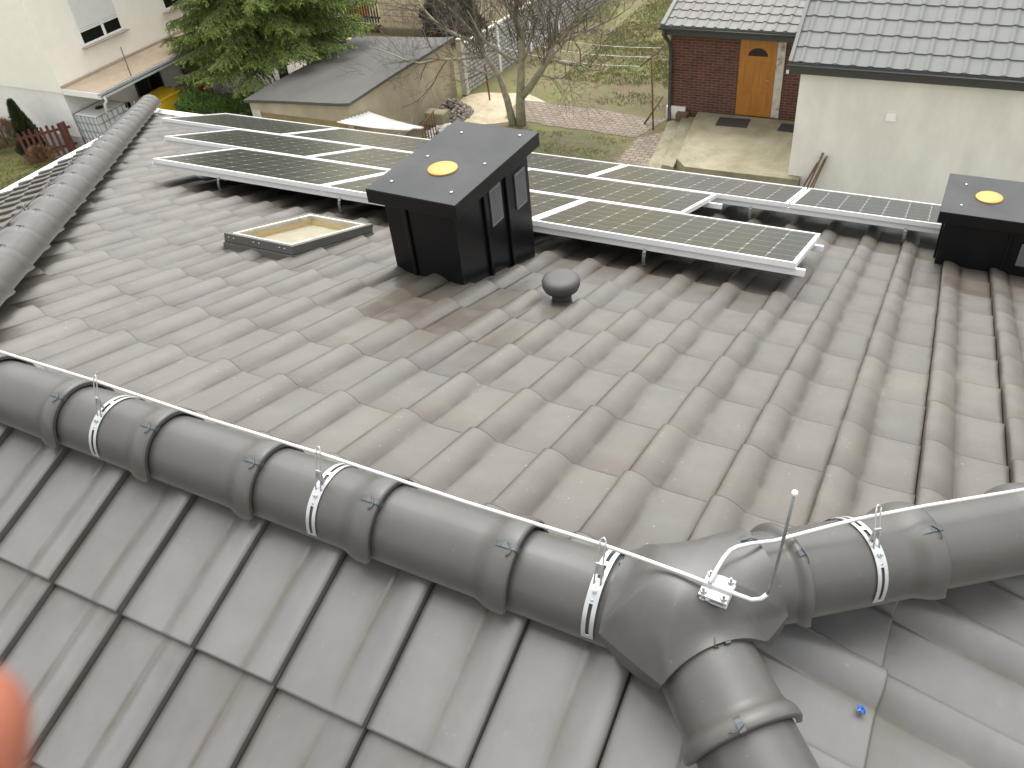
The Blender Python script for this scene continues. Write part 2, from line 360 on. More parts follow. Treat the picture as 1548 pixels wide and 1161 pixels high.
PROF = [(0, .0045), (.003, .0080), (.010, .0112), (.022, .0132), (.040, .0130), (.055, .0105), (.070, .0062), (.085, .0005), (.098, -.006), (.108, -.0115), (.115, -.0145),
        (.120, -.0152), (.125, -.0140), (.131, -.0142), (.139, -.0162), (.17, -.0175), (.24, -.0178), (.275, -.0174), (.290, -.0178), (.2975, -.0185)]
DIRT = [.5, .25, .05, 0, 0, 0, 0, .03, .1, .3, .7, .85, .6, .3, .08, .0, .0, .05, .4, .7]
PROF_FAR = [(u, z * 1.16 - .0005) for u, z in PROF]
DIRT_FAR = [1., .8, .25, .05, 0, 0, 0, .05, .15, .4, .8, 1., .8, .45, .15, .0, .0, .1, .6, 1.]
def tile_field(T, w, l, prof, dirt, x0, nx0, nx1, s0, ns, planes, thick=.020, side=.034, name='roof_slope', m='tile', parent=None, lift=.0185, gap_dirt=1., jit=.0012, stains=None, hole=None):
    """courses of interlocking tiles; crisp lap edge at local x0 + i*w, front edges at s0 + k*l"""
    mb = MB(T); n = len(prof); sc = w / .30
    for k in range(ns):
        sf = s0 + k * l
        for i in range(nx0, nx1):
            xo = x0 + i * w; stn = stains(xo, sf) if stains else 0.; rnd = random.random(); dz = random.uniform(-jit, jit); ds = random.uniform(-.0025, .0025)
            vs = []; dd = []
            L = l + .035
            rows = ((0, -.004, 0.), (.006, 0, .0), (.018, 0, .03), (.5, 0, .5), (1., 0, 1.))
            for q, (fr, ez, _) in enumerate(rows):
                for (u, z), d in zip(prof, dirt):
                    vs.append((xo + u * sc, sf + ds - fr * L, z + ez + dz - lift * min(1., fr * L / l)))
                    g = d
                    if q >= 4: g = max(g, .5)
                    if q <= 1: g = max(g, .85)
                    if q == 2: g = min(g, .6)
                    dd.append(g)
            fs = []
            for q in range(len(rows) - 1):
                for j in range(n - 1):
                    a = q * n + j; fs.append((a, a + n, a + n + 1, a + 1) if False else (a, a + 1, a + n + 1, a + n))
            mb.add(vs, fs, True, {'dirt': [x * gap_dirt for x in dd], 'tone': rnd, 'stain': stn})
            # front edge
            fv = [vs[j] for j in range(n)] + [(vs[j][0], vs[j][1] - .002, vs[j][2] - thick) for j in range(n)]
            mb.add(fv, [(j, j + n, j + n + 1, j + 1) for j in range(n - 1)], False, {'dirt': .75 * gap_dirt, 'tone': rnd * .6})
            # lap edge
            sv = [(vs[q * n][0], vs[q * n][1], vs[q * n][2]) for q in range(len(rows))] + [(vs[q * n][0] + .001, vs[q * n][1], vs[q * n][2] - side) for q in range(len(rows))]
            k5 = len(rows); mb.add(sv, [(q, q + 1, q + 1 + k5, q + k5) for q in range(k5 - 1)], False, {'dirt': .5 * gap_dirt, 'tone': rnd * .5})
    o = mb.build(name, m, parent)
    bm = bmesh.new(); bm.from_mesh(o.data)
    inv = parent.matrix_basis.inverted() if parent is not None else Matrix()
    for co, no in planes:
        co = inv @ Vector(co)
        bmesh.ops.bisect_plane(bm, geom=bm.verts[:] + bm.edges[:] + bm.faces[:], plane_co=co, plane_no=Vector(no), clear_outer=True, dist=1e-5)
    if hole:
        hx0, hx1, hs0, hs1 = hole; Ti = inv @ T; R3 = Ti.to_3x3()
        for c_, n_ in (((hx0, 0, 0), (1, 0, 0)), ((hx1, 0, 0), (1, 0, 0)), ((0, hs0, 0), (0, 1, 0)), ((0, hs1, 0), (0, 1, 0))):
            bmesh.ops.bisect_plane(bm, geom=bm.verts[:] + bm.edges[:] + bm.faces[:], plane_co=Ti @ Vector(c_), plane_no=R3 @ Vector(n_), dist=1e-5)
        Tb = Ti.inverted(); kill = []
        for f_ in bm.faces:
            c_ = Tb @ f_.calc_center_median()
            if hx0 < c_.x < hx1 and hs0 < c_.y < hs1: kill.append(f_)
        bmesh.ops.delete(bm, geom=kill, context='FACES')
    bm.to_mesh(o.data); bm.free()
    return o

k = .02
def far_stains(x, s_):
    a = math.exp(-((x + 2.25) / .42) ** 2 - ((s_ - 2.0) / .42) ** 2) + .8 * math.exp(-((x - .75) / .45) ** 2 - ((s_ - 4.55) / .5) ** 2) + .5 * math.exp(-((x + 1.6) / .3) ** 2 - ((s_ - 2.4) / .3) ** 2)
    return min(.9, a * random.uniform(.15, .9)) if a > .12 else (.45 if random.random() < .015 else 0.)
A0, A1 = (0, 0, 0), (XL, 0, 0)
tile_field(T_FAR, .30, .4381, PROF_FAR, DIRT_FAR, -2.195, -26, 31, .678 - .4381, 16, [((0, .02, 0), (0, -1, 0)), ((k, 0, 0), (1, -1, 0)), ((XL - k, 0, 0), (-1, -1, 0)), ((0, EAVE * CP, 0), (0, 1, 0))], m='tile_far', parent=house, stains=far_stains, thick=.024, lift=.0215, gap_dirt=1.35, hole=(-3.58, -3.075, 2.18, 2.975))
tile_field(T_NEAR, .30, .4381, PROF, DIRT, 1.885, -30, 26, .530, 16, [((0, -.02, 0), (0, 1, 0)), ((k, 0, 0), (1, 1, 0)), ((XL - k, 0, 0), (-1, 1, 0)), ((0, -EAVE * CP, 0), (0, -1, 0))], parent=house)
tile_field(T_END, .30, .4381, PROF, DIRT, -.181, -24, 25, .525, 16, [((.02, 0, 0), (-1, 0, 0)), ((-k, 0, 0), (-1, 1, 0)), ((-k, 0, 0), (-1, -1, 0)), ((EAVE * CP, 0, 0), (1, 0, 0))], parent=house)
tile_field(T_LEFT, .30, .4381, PROF, DIRT, -.1, -24, 24, .53, 16, [((XL - .02, 0, 0), (1, 0, 0)), ((XL + k, 0, 0), (1, 1, 0)), ((XL + k, 0, 0), (1, -1, 0)), ((XL - EAVE * CP, 0, 0), (-1, 0, 0))], m='tile_far', parent=house)

# dark underlay sheet added below the tiles to block light, walls, gutters
d = MB(); e = EAVE * CP; zo = -.062 / CP; ze = -EAVE * SP + zo
A, B = (0, 0, zo), (XL, 0, zo)
c = [(e, e, ze), (XL - e, e, ze), (XL - e, -e, ze), (e, -e, ze)]
d.add([A, B] + c, [(0, 2, 3, 1), (1, 3, 4), (1, 4, 5, 0), (0, 5, 2)])
d.build('light_block_underlay', 'light_block', house)
w = MB(); w.box((XL - 6.0, -6.0, G), (6.0, 6.0, -2.55)); w.build('wall', 'render_cream', house)
def half_gutter(p, q, r, name, m, parent, n=9, thick=.004):
    p, q = Vector(p), Vector(q); t = (q - p).normalized(); sd = t.cross(Vector((0, 0, 1))).normalized()
    mb = MB(); prof = [(math.cos(PI + PI * i / n) * r, math.sin(PI + PI * i / n) * r) for i in range(n + 1)] + [(math.cos(2 * PI - PI * i / n) * (r - thick * 2), math.sin(2 * PI - PI * i / n) * (r - thick * 2)) for i in range(n + 1)]
    vs = [base + sd * a + Vector((0, 0, b)) for base in (p, q) for a, b in prof]; N = len(prof)
    mb.add(vs, [(i, (i + 1) % N, (i + 1) % N + N, i + N) for i in range(N)] + [tuple(range(N)), tuple(range(N, 2 * N))[::-1]])
    mb.tube([p + sd * r, q + sd * r], .011, 6)
    return mb.build(name, m, parent)
ge = e + .03; gz = -EAVE * SP - .03
half_gutter((XL - ge - .05, -5., gz), (XL - ge - .05, ge + .11, gz), .065, 'gutter', 'white', house)
half_gutter((XL - ge - .05, ge + .05, gz), (ge, ge + .05, gz), .065, 'gutter', 'white', house)

# ridge tiles ------------------------------------------------------
def ridge_profile_mesh(L=.465, r0=.1175, r1=.122, bell=.141, blen=.075, thick=.011, drop=.012):
    """half-round tile along +Y from its narrow head (y=0) to the flared bell (y=L); crest up +Z"""
    st = [(0, r0), (.03, r0), (L - blen - .045, r1), (L - blen - .02, r1 + .001), (L - blen, r1 + .008), (L - blen + .018, bell - .004), (L - blen + .036, bell), (L - .010, bell + .0008), (L - .003, bell - .001), (L, bell - .005)]
    na = 28; vs = []; dirt = []
    for y, r in st:
        for i in range(na + 1):
            a = PI * i / na; ca, sa = math.cos(a), math.sin(a)
            x = r * ca; z = r * sa - drop
            if i in (0, na): x *= 1.035
            vs.append((x, y, z)); dirt.append(.5 if r in (r1 + .008, r1 + .001) else (.25 if i in (0, 1, na - 1, na) else .05))
    n1 = na + 1; fs = []
    for j in range(len(st) - 1):
        for i in range(na): fs.append((j * n1 + i, (j + 1) * n1 + i, (j + 1) * n1 + i + 1, j * n1 + i + 1))
    mb = MB(); mb.add(vs, fs, True, {'dirt': dirt, 'tone': .5})
    # thickness: inner shell, bell mouth and bottom rims
    inner = []
    for y, r in st:
        for i in range(na + 1):
            a = PI * i / na; inner.append(((r - thick) * math.cos(a), y, (r - thick) * math.sin(a) - drop))
    mb.add(inner, [f[::-1] for f in fs], True, {'dirt': .6, 'tone': .3})
    j = len(st) - 1; mouth = [vs[j * n1 + i] for i in range(n1)] + [inner[j * n1 + i] for i in range(n1)]
    mb.add(mouth, [(i, i + n1, i + n1 + 1, i + 1) for i in range(na)], False, {'dirt': .2, 'tone': .4})
    for i in (0, na):
        sg = 1 if i == 0 else -1
        rim = [vs[j * n1 + i] for j in range(len(st))] + [(vs[j * n1 + i][0] + sg * .004, vs[j * n1 + i][1], vs[j * n1 + i][2] - .010) for j in range(len(st))] + [inner[j * n1 + i] for j in range(len(st))]
        q = len(st); mb.add(rim, [(j, j + 1, j + 1 + q, j + q) for j in range(q - 1)] + [(j + q, j + q + 1, j + 1 + 2 * q, j + 2 * q) for j in range(q - 1)], False, {'dirt': 0., 'tone': 1.})
    return mb
RT = {}
def ridge_tile(origin, direction, raise_=0., clip=True, label=None, short=1.):
    """place one ridge tile with its bell end pointing along direction"""
    d = Vector(direction).normalized(); side = d.cross(Vector((0, 0, 1))).normalized(); up = side.cross(d)
    Mx = Matrix((side, d, up)).transposed().to_4x4(); Mx.translation = Vector(origin) + Vector((0, 0, raise_))
    if 'm' not in RT:
        o = ridge_profile_mesh().build('ridge_tile', 'ridge'); RT['m'] = o
        c = MB()
        # folded sheet clip that hooks over the bell mouth near the crest
        a0 = math.radians(74); rr = .1435
        pts = [(y, r) for y, r in ((.395, rr - .012), (.41, rr - .003), (.425, rr + .001), (.463, rr + .0015), (.468, rr - .002), (.470, rr - .016))]
        vs = []
        for y, r in pts:
            for da in (-.055, .055): vs.append((r * math.cos(a0 + da), y, r * math.sin(a0 + da) - .012))
        c.add(vs, [(2 * i, 2 * i + 2, 2 * i + 3, 2 * i + 1) for i in range(len(pts) - 1)])
        tb = [((rr + .003) * math.cos(a0 + q), .444 + .010 * math.sin(i), (rr + .003) * math.sin(a0 + q) - .012) for i, q in enumerate((-.2, -.13, -.07, 0, .06))]
        c.tube(tb, .0022, 6)
        co = c.build('tile_clip', 'clip'); co.parent = o; RT['c'] = co
        r, cc = o, co
    else:
        r = RT['m'].copy(); COL.objects.link(r)
        cc = RT['c'].copy(); COL.objects.link(cc); cc.parent = r
    r.parent = house; r.matrix_basis = house.matrix_basis.inverted() @ Mx @ Matrix.Diagonal((1, short, 1, 1))
    if label: r['label'] = label
    return r
for i in range(6):                                     # the ridge: bells towards the three-way cap
    xb = -.433 - .432 * i
    ridge_tile((xb - .465, 0, .0), (1, 0, 0), .010 + (.001 * (i % 2)))
ridge_tile((-.433 - .035, 0, -.004), (1, 0, 0), .004, short=.98)
hB = Vector((1, 1, -math.tan(P))).normalized(); hC = Vector((1, -1, -math.tan(P))).normalized(); hD = Vector((-1, 1, -math.tan(P))).normalized(); hE = Vector((-1, -1, -math.tan(P))).normalized()
for i in range(23): ridge_tile(hB * (.285 + .432 * i - (.465 if i else .150)), hB, .124, short=1. if i else .323)
for i in range(23): ridge_tile(hC * (.335 + .432 * i - (.465 if i else .255)), hC, .062, short=1. if i else .548)
for i in range(23): ridge_tile(Vector((XL, 0, 0)) + hD * (.30 + .432 * i - (.465 if i else .13)), hD, .088, short=1. if i else .28)

for i in range(23): ridge_tile(Vector((XL, 0, 0)) + hE * (.30 + .432 * i - (.465 if i else .13)), hE, .088, short=1. if i else .28)

# three-way cap: soft union of three half-round arms inside an irregular hexagon
def cap():
    mb = MB(); arms = [(Vector((-1, 0, 0)), -.006, .138, .168), (Vector((1, 1, 0)), .062, .140, .205), (Vector((1, -1, 0)), -.002, .138, .165)]
    corners = []
    for a, ra, r, L in arms:
        f = Vector((a.x, a.y)).normalized(); s = Vector((-f.y, f.x)); corners.append((f, s, r, L))
    (fA, sA, rA, LA), (fB, sB, rB, LB), (fC, sC, rC, LC) = corners
    # hexagon, anticlockwise seen from above
    poly = [fA * LA + sA * rA, fC * LC - sC * rC, fC * LC + sC * rC, fB * LB - sB * rB, fB * LB + sB * rB, fA * LA - sA * rA]
    crest = [(.160, .134), (.178, .207), (.160, .140)]
    def height(x, y, u=0.):
        h = [.190 - .165 * u ** 3.2]
        for (a_, ra, r, L), (c_0, c_1) in zip(arms, crest):
            f = Vector((a_.x, a_.y)).normalized(); t = x * f.x + y * f.y; dd = abs(-x * f.y + y * f.x)
            if t < 0: dd = math.hypot(x, y); t = 0
            q = .95 * r; e_ = min(dd, q)
            h.append(c_0 + (c_1 - c_0) * t / L - r + math.sqrt(r * r - e_ * e_) - max(0, dd - q) * 1.3)
        kk = .026; m_ = max(h); return m_ + kk * math.log(sum(math.exp((v_ - m_) / kk) for v_ in h))
    nsub = 18; ring = []
    for i in range(6):
        for j in range(nsub):
            tt = j / nsub; tt = .5 - .5 * math.cos(PI * tt) if i in (1, 3, 5) else tt
            ring.append(poly[i].lerp(poly[(i + 1) % 6], tt))
    N = len(ring); nr = 30; c0 = Vector((.0, .0)); vs = [(0, 0, height(0, 0))]
    for q in range(1, nr + 1):
        for pnt in ring: s = c0.lerp(pnt, q / nr); vs.append((s.x, s.y, height(s.x, s.y, q / nr)))
    fs = [(0, 1 + i, 1 + (i + 1) % N) for i in range(N)]
    for q in range(nr - 1):
        for i in range(N):
            a = 1 + q * N + i; b = 1 + q * N + (i + 1) % N; fs.append((a, a + N, b + N, b))
    mb.add(vs, fs, True, {'dirt': .08, 'tone': .55})
    last = vs[1 + (nr - 1) * N:]
    rim = last + [(x * .99, y * .99, z - (.014 if (i // nsub) in (1, 3, 5) else .014 + .04 * math.sin(PI * ((i % nsub) / nsub)) ** .5)) for i, (x, y, z) in enumerate(last)]
    mb.add(rim, [(i, (i + 1) % N, (i + 1) % N + N, i + N) for i in range(N)], False, {'dirt': .3, 'tone': .4})
    o = mb.build('ridge_cap', 'ridge', house)
    for (a, ra, r, L), ang in ((arms[0], 106), (arms[2], 84), (arms[1], 74)):
        f = Vector((a.x, a.y, 0)).normalized(); s = Vector((-f.y, f.x, 0)); slope = a.z / Vector((a.x, a.y)).length
        an = math.radians(ang); c = MB()
        def pt(t, q, rr): return f * t + s * (math.cos(q) * rr) + Vector((0, 0, ra + t * slope + math.sin(q) * rr))
        c.tube([pt(L - .035 + .012 * i, an + .05 + .012 * i * i, r + .004 + (0.006 if i == 2 else 0)) for i in range(4)] + [pt(L + .006, an + .06, r - .012)], .0022, 6)
        vs = []
        for t, rr in ((L - .035, r + .001), (L - .01, r + .004), (L + .004, r + .003), (L + .006, r - .014)):
            for qq in (-.14, -.04): vs.append(pt(t, an + qq, rr))
        c.add(vs, [(2 * i, 2 * i + 2, 2 * i + 3, 2 * i + 1) for i in range(3)])
        c.build('tile_clip', 'clip', o)
cap()
_c = [o for o in house.children if o.name.startswith('ridge_cap')][0]
far_cap = _c.copy(); COL.objects.link(far_cap); far_cap.parent = house
far_cap.matrix_basis = house.matrix_basis.inverted() @ Tr(XL, 0, .012) @ Rz(PI) @ house.matrix_basis

# chimney casings (parts of the house) ------------------------------
def chimney(x0, y0, x1, y1, ztop, yaw, over, disc, ribs_front, ribs_side, grilles, label, capt=.085, scr=()):
    cx, cy = (x0 + x1) / 2, (y0 + y1) / 2; T = Tr(cx, cy, 0) @ Rz(yaw); hw, hd = (x1 - x0) / 2, (y1 - y0) / 2
    def zroof(y): return -(y) * math.tan(P) - .045
    b = MB(T); zt = ztop - capt + .01
    # body sides follow the slope, with the lower edge scribed over the tile rolls
    def wall(p, q):
        n = 40; vs = []
        for i in range(n + 1):
            s = i / n; x = p[0] + (q[0] - p[0]) * s; y = p[1] + (q[1] - p[1]) * s
            wx = (T @ Vector((x, y, 0))); zb = zroof(wx.y)
            if abs(p[1] - q[1]) < 1e-6:
                ph = ((wx.x + 2.195) % .30) / .30 * .30; 
                zb += .03 * math.exp(-((min(ph, .30 - ph + .06) - .035) / .035) ** 2) - .02
            vs += [(x, y, zb), (x, y, zt)]
        b.add(vs, [(2 * i, 2 * i + 2, 2 * i + 3, 2 * i + 1) for i in range(n)])
    P4 = [(-hw, -hd), (hw, -hd), (hw, hd), (-hw, hd)]
    for i in range(4): wall(P4[i], P4[(i + 1) % 4])
    ch = b.build('chimney', 'black', house); ch['label'] = label
    for u in ribs_front:
        x = -hw + u * 2 * hw; zb = zroof(cy - hd); r = MB(T); r.box((x - .012, -hd - .016, zb - .02), (x + .012, -hd - .0005, zt), bev=.004); r.build('seam', 'black', ch)
    for u in ribs_side:
        y = -hd + u * 2 * hd; zb = zroof(cy + y)
        r = MB(T); r.box((hw + .0005, y - .014, zb - .02), (hw + .018, y + .014, zt), bev=.004); r.build('seam', 'black', ch)
        r = MB(T); r.box((-hw - .018, y - .014, zb - .02), (-hw - .0005, y + .014, zt), bev=.004); r.build('seam', 'black', ch)
    c = MB(T); c.box((-hw - over, -hd - over, ztop - capt), (hw + over, hd + over, ztop - .002), bev=.003)
    c.build('rain_cap', ['black'], ch)
    c = MB(T); c.box((-hw - over + .001, -hd - over + .001, ztop - .0018), (hw + over - .001, hd + over - .001, ztop + .0015), bev=.001)
    ct = c.build('cap_sheet', 'captop', ch)
    c = MB(T @ Tr(disc[0], disc[1], ztop + .001)); c.lathe([(.088, 0), (.088, .007), (.084, .011), (.04, .013), (.001, .0135)], 32)
    c.build('flue_cover', 'yellow', ch)
    for sx, sy in scr: c = MB(T); c.lathe([(.010, 0), (.011, .003), (.006, .006), (.001, .0065)], 10, T=Tr(sx, sy, ztop + .0015)); c.build('screw', 'bolt', ch)
    for side, u, z0, w, h in grilles:
        g = MB(T)
        if side == 'r':
            y = -hd + u * 2 * hd; X = hw + .004
            g.box((hw, y - w / 2, z0), (X + .006, y + w / 2, z0 + h), bev=.002); n = 13
            g2 = MB(T)
            for i in range(n):
                for j in range(7):
                    yy = y - w * .38 + j * w * .76 / 6; zz = z0 + h * .1 + i * h * .8 / (n - 1); g2.box((X + .004, yy - w * .045, zz - h * .014), (X + .0065, yy + w * .045, zz + h * .014))
        else:
            x = -hw + u * 2 * hw; Y = -hd - .004
            g.box((x - w / 2, Y - .006, z0), (x + w / 2, -hd, z0 + h), bev=.002); n = 9; g2 = MB(T)
            for i in range(n): zz = z0 + h * .1 + i * h * .8 / (n - 1); g2.box((x - w * .42, Y - .009, zz - h * .018), (x + w * .42, Y - .0055, zz + h * .018))
        go = g.build('vent_grille', 'grille', ch)
        go2 = g2.build('grille_slots', 'black' if side == 'r' else 'galv_dull', ch)
    return ch
chimney(-2.425, 2.235, -1.955, 3.075, -.25, math.radians(-2.6), .062, (0, -.135), (.30, ), (.36, .66), (('r', .51, -.62, .125, .235), ('r', .86, -.66, .125, .235)),
        'tall black sheet-metal chimney casing with a yellow disc on its grey cap, between the panels', scr=((-.16, .33), (.21, .40), (-.18, -.02), (.2, .0), (-.2, -.36), (.2, -.36)))
chimney(.452, 4.70, 1.46, 5.20, -1.235, math.radians(-1.), .05, (-.27, -.01), (.42, .8), (.5,), (('f', .60, -1.585, .21, .17),),
        'low wide black chimney casing with a yellow disc at the right edge', scr=((-.43, .15), (-.43, -.17), (.1, -.16), (.1, .17)))

# roof window
rw = MB(T_FAR)
x0, x1, s0, s1 = -3.60, -3.055, 2.16, 2.995; hh = .068; t = .032
for a in ((x0, s0, x1, s0 + t), (x0, s1 - t, x1, s1), (x0, s0 + t, x0 + t, s1 - t), (x1 - t, s0 + t, x1, s1 - t)): rw.box((a[0], a[1], .012), (a[2], a[3], hh), bev=.003)
for a in ((x0 - .004, s0 - .007, x1 + .004, s0 - .001), (x1 + .001, s0, x1 + .007, s1), (x0 - .007, s0, x0 - .001, s1), (x0 - .004, s1 + .001, x1 + .004, s1 + .007)): rw.box((a[0], a[1], -.05), (a[2], a[3], .010), bev=.002)
win = rw.build('roof_window', 'winframe', house); win['label'] = 'small open-looking roof window with pale inner frame'
rw = MB(T_FAR); t2 = .055
for a in ((x0 + t, s0 + t, x1 - t, s0 + t2), (x0 + t, s1 - t2, x1 - t, s1 - t), (x0 + t, s0 + t2, x0 + t2, s1 - t2), (x1 - t2, s0 + t2, x1 - t, s1 - t2)): rw.box((a[0], a[1], .03), (a[2], a[3], hh - .003))
rw.build('sash', 'stone_trim', win)
rw = MB(T_FAR)
for a in ((x0 + t2 - .01, s0 + t2 - .01, x1 - t2 + .01, s0 + t2), (x0 + t2 - .01, s1 - t2, x1 - t2 + .01, s1 - t2 + .01), (x0 + t2 - .01, s0 + t2, x0 + t2, s1 - t2), (x1 - t2, s0 + t2, x1 - t2 + .01, s1 - t2)): rw.box((a[0], a[1], -.03), (a[2], a[3], .0295))
rw.build('inner_lining', 'cream_lining', win)
rw = MB(T_FAR); rw.box((x0 + t2 - .02, s0 + t2 - .02, -.012), (x1 - t2 + .02, s1 - t2 + .02, -.002)); rw.build('blind', 'blind', win)
rw = MB(T_FAR); rw.add([(x0 + t2, s0 + t2, hh - .010), (x1 - t2, s0 + t2, hh - .010), (x1 - t2, s1 - t2, hh - .010), (x0 + t2, s1 - t2, hh - .010)], [(0, 1, 2, 3)]); rw.build('pane', 'glass', win)
for px in (.04, .08, .24, .285, .445, .485): rw = MB(T_FAR); rw.lathe([(.006, 0), (.006, .002), (.001, .003)], 8, T=Tr(x0 + px, s0 - .001, hh - .025) @ Rx(PI / 2)); rw.build('screw', 'bolt', win)
# the opening below the window: dark shaft closes the hole
# mushroom roof vent
vp = Vector((-1.395, 2.31, -.855))
v = MB(Tr(*vp)); v.lathe([(.055, -.1), (.055, .085), (.05, .095), (.048, .1)], 28)
vo = v.build('roof_vent', 'vent', house); vo['label'] = 'small mushroom-shaped roof vent beside the tall chimney'
v = MB(Tr(*vp)); v.lathe([(.055, .082), (.078, .086), (.098, .104), (.106, .124), (.107, .148), (.101, .164), (.086, .174), (.06, .178), (.02, .179), (.001, .179)], 20)
v.build('vent_hood', 'vent', vo)
# dark lead collar of the vent
v = MB(Tr(*vp)); v.lathe([(.060, -.06), (.0595, .0), (.057, .012), (.055, .014)], 28); v.build('vent_collar', 'black', vo)

# lightning rod wire brackets and wire along the far hip are separate things (below)

# ------------------------------------------------------------------ solar panels
RF = T_FAR.to_3x3()
proto = None
ROWS = [(-5.555, 3.385, 3), (-6.545, 4.425, 3), (-.695 - 4 * 1.756, 5.465, 5)]
row_name = ['front row', 'middle row', 'back row']
names = [['left end of the front row, below the roof window', 'middle of the front row, half hidden by the tall chimney', 'right end of the front row, beside the tall chimney'],
         ['left end of the middle row', 'centre of the middle row, behind the tall chimney', 'right end of the middle row, next to the empty gap'],
         ['far left end of the back row', 'second from the left in the back row', 'centre of the back row, right behind the tall chimney', 'back row, second from its right end', 'right end of the back row, cut off by the low chimney']]
for r, (xs, ss, n) in enumerate(ROWS):
    for i in range(n):
        loc = far(xs + i * 1.756, ss, .145)
        lab = 'white-framed dark solar panel, ' + names[r][i]
        if proto is None:
            proto = thing('solar_panel', lab, 'solar panel', loc, RF, 'solar panels on the grey tiled roof')
            f = MB(); fw = .026; fh = .036
            for a in ((0, 0, PW, fw), (0, PH - fw, PW, PH), (0, fw, fw, PH - fw), (PW - fw, fw, PW, PH - fw)): f.box((a[0], a[1], 0), (a[2], a[3], fh), bev=.0012)
            f.build('frame', 'alu', proto, world=False)
            c = MB(); c.box((0, 0, .0), (PW - 2 * fw, PH - 2 * fw, .006)); co = c.build('cell_sheet', 'cells', proto, world=False); co.location = (fw, fw, fh - .010)
        else: dup(proto, loc, None, lab)
# rails and hooks
def rail(x0, x1, s, lab, hooks):
    o = thing('mounting_rail', lab, 'rail', far(x0, s, .145), RF, 'aluminium rails under the solar panels')
    m_ = MB(); m_.box((0, -.021, -.042), (x1 - x0, .021, -.001), bev=.002); m_.box((-.001, -.006, -.03), (x1 - x0 + .001, .006, -.012)); m_.build('rail_profile', 'alu', o, world=False)
    for hx in hooks:
        h = MB(); X = hx - x0
        pts = [(-.028, -.03), (-.034, -.05), (-.038, -.075), (-.032, -.105), (-.015, -.14), (.03, -.17), (.10, -.178)]
        vs = []
        for y, z in pts: vs += [(X - .011, y, z), (X + .011, y, z)]
        n = len(pts); vs2 = [(a, b - .004, c - .003) for a, b, c in vs]
        h.add(vs, [(2 * i, 2 * i + 1, 2 * i + 3, 2 * i + 2) for i in range(n - 1)]); h.add(vs2, [(2 * i, 2 * i + 2, 2 * i + 3, 2 * i + 1) for i in range(n - 1)])
        h.lathe([(.009, 0), (.009, .006), (.005, .012), (.001, .012)], 6, T=Tr(X, -.036, -.055) @ Rx(PI / 2))
        h.build('roof_hook', 'galv_dull', o, world=False)
    return o
for r, (xs, ss, n) in enumerate(ROWS):
    xe = xs + n * 1.756
    for q, off in enumerate((.035, .80)):
        pos = ('front edge' if q == 0 else 'upper half')
        rail(xs - .03 if q == 0 else xs + .02, xe + (.04 if r == 0 else .09), ss + off, 'aluminium rail under the %s of the %s of panels' % ('near edge' if q == 0 else 'far half', row_name[r]),
             [xs + .72 + 1.2 * j for j in range(int((xe - xs) / 1.2))] if q == 0 else [])

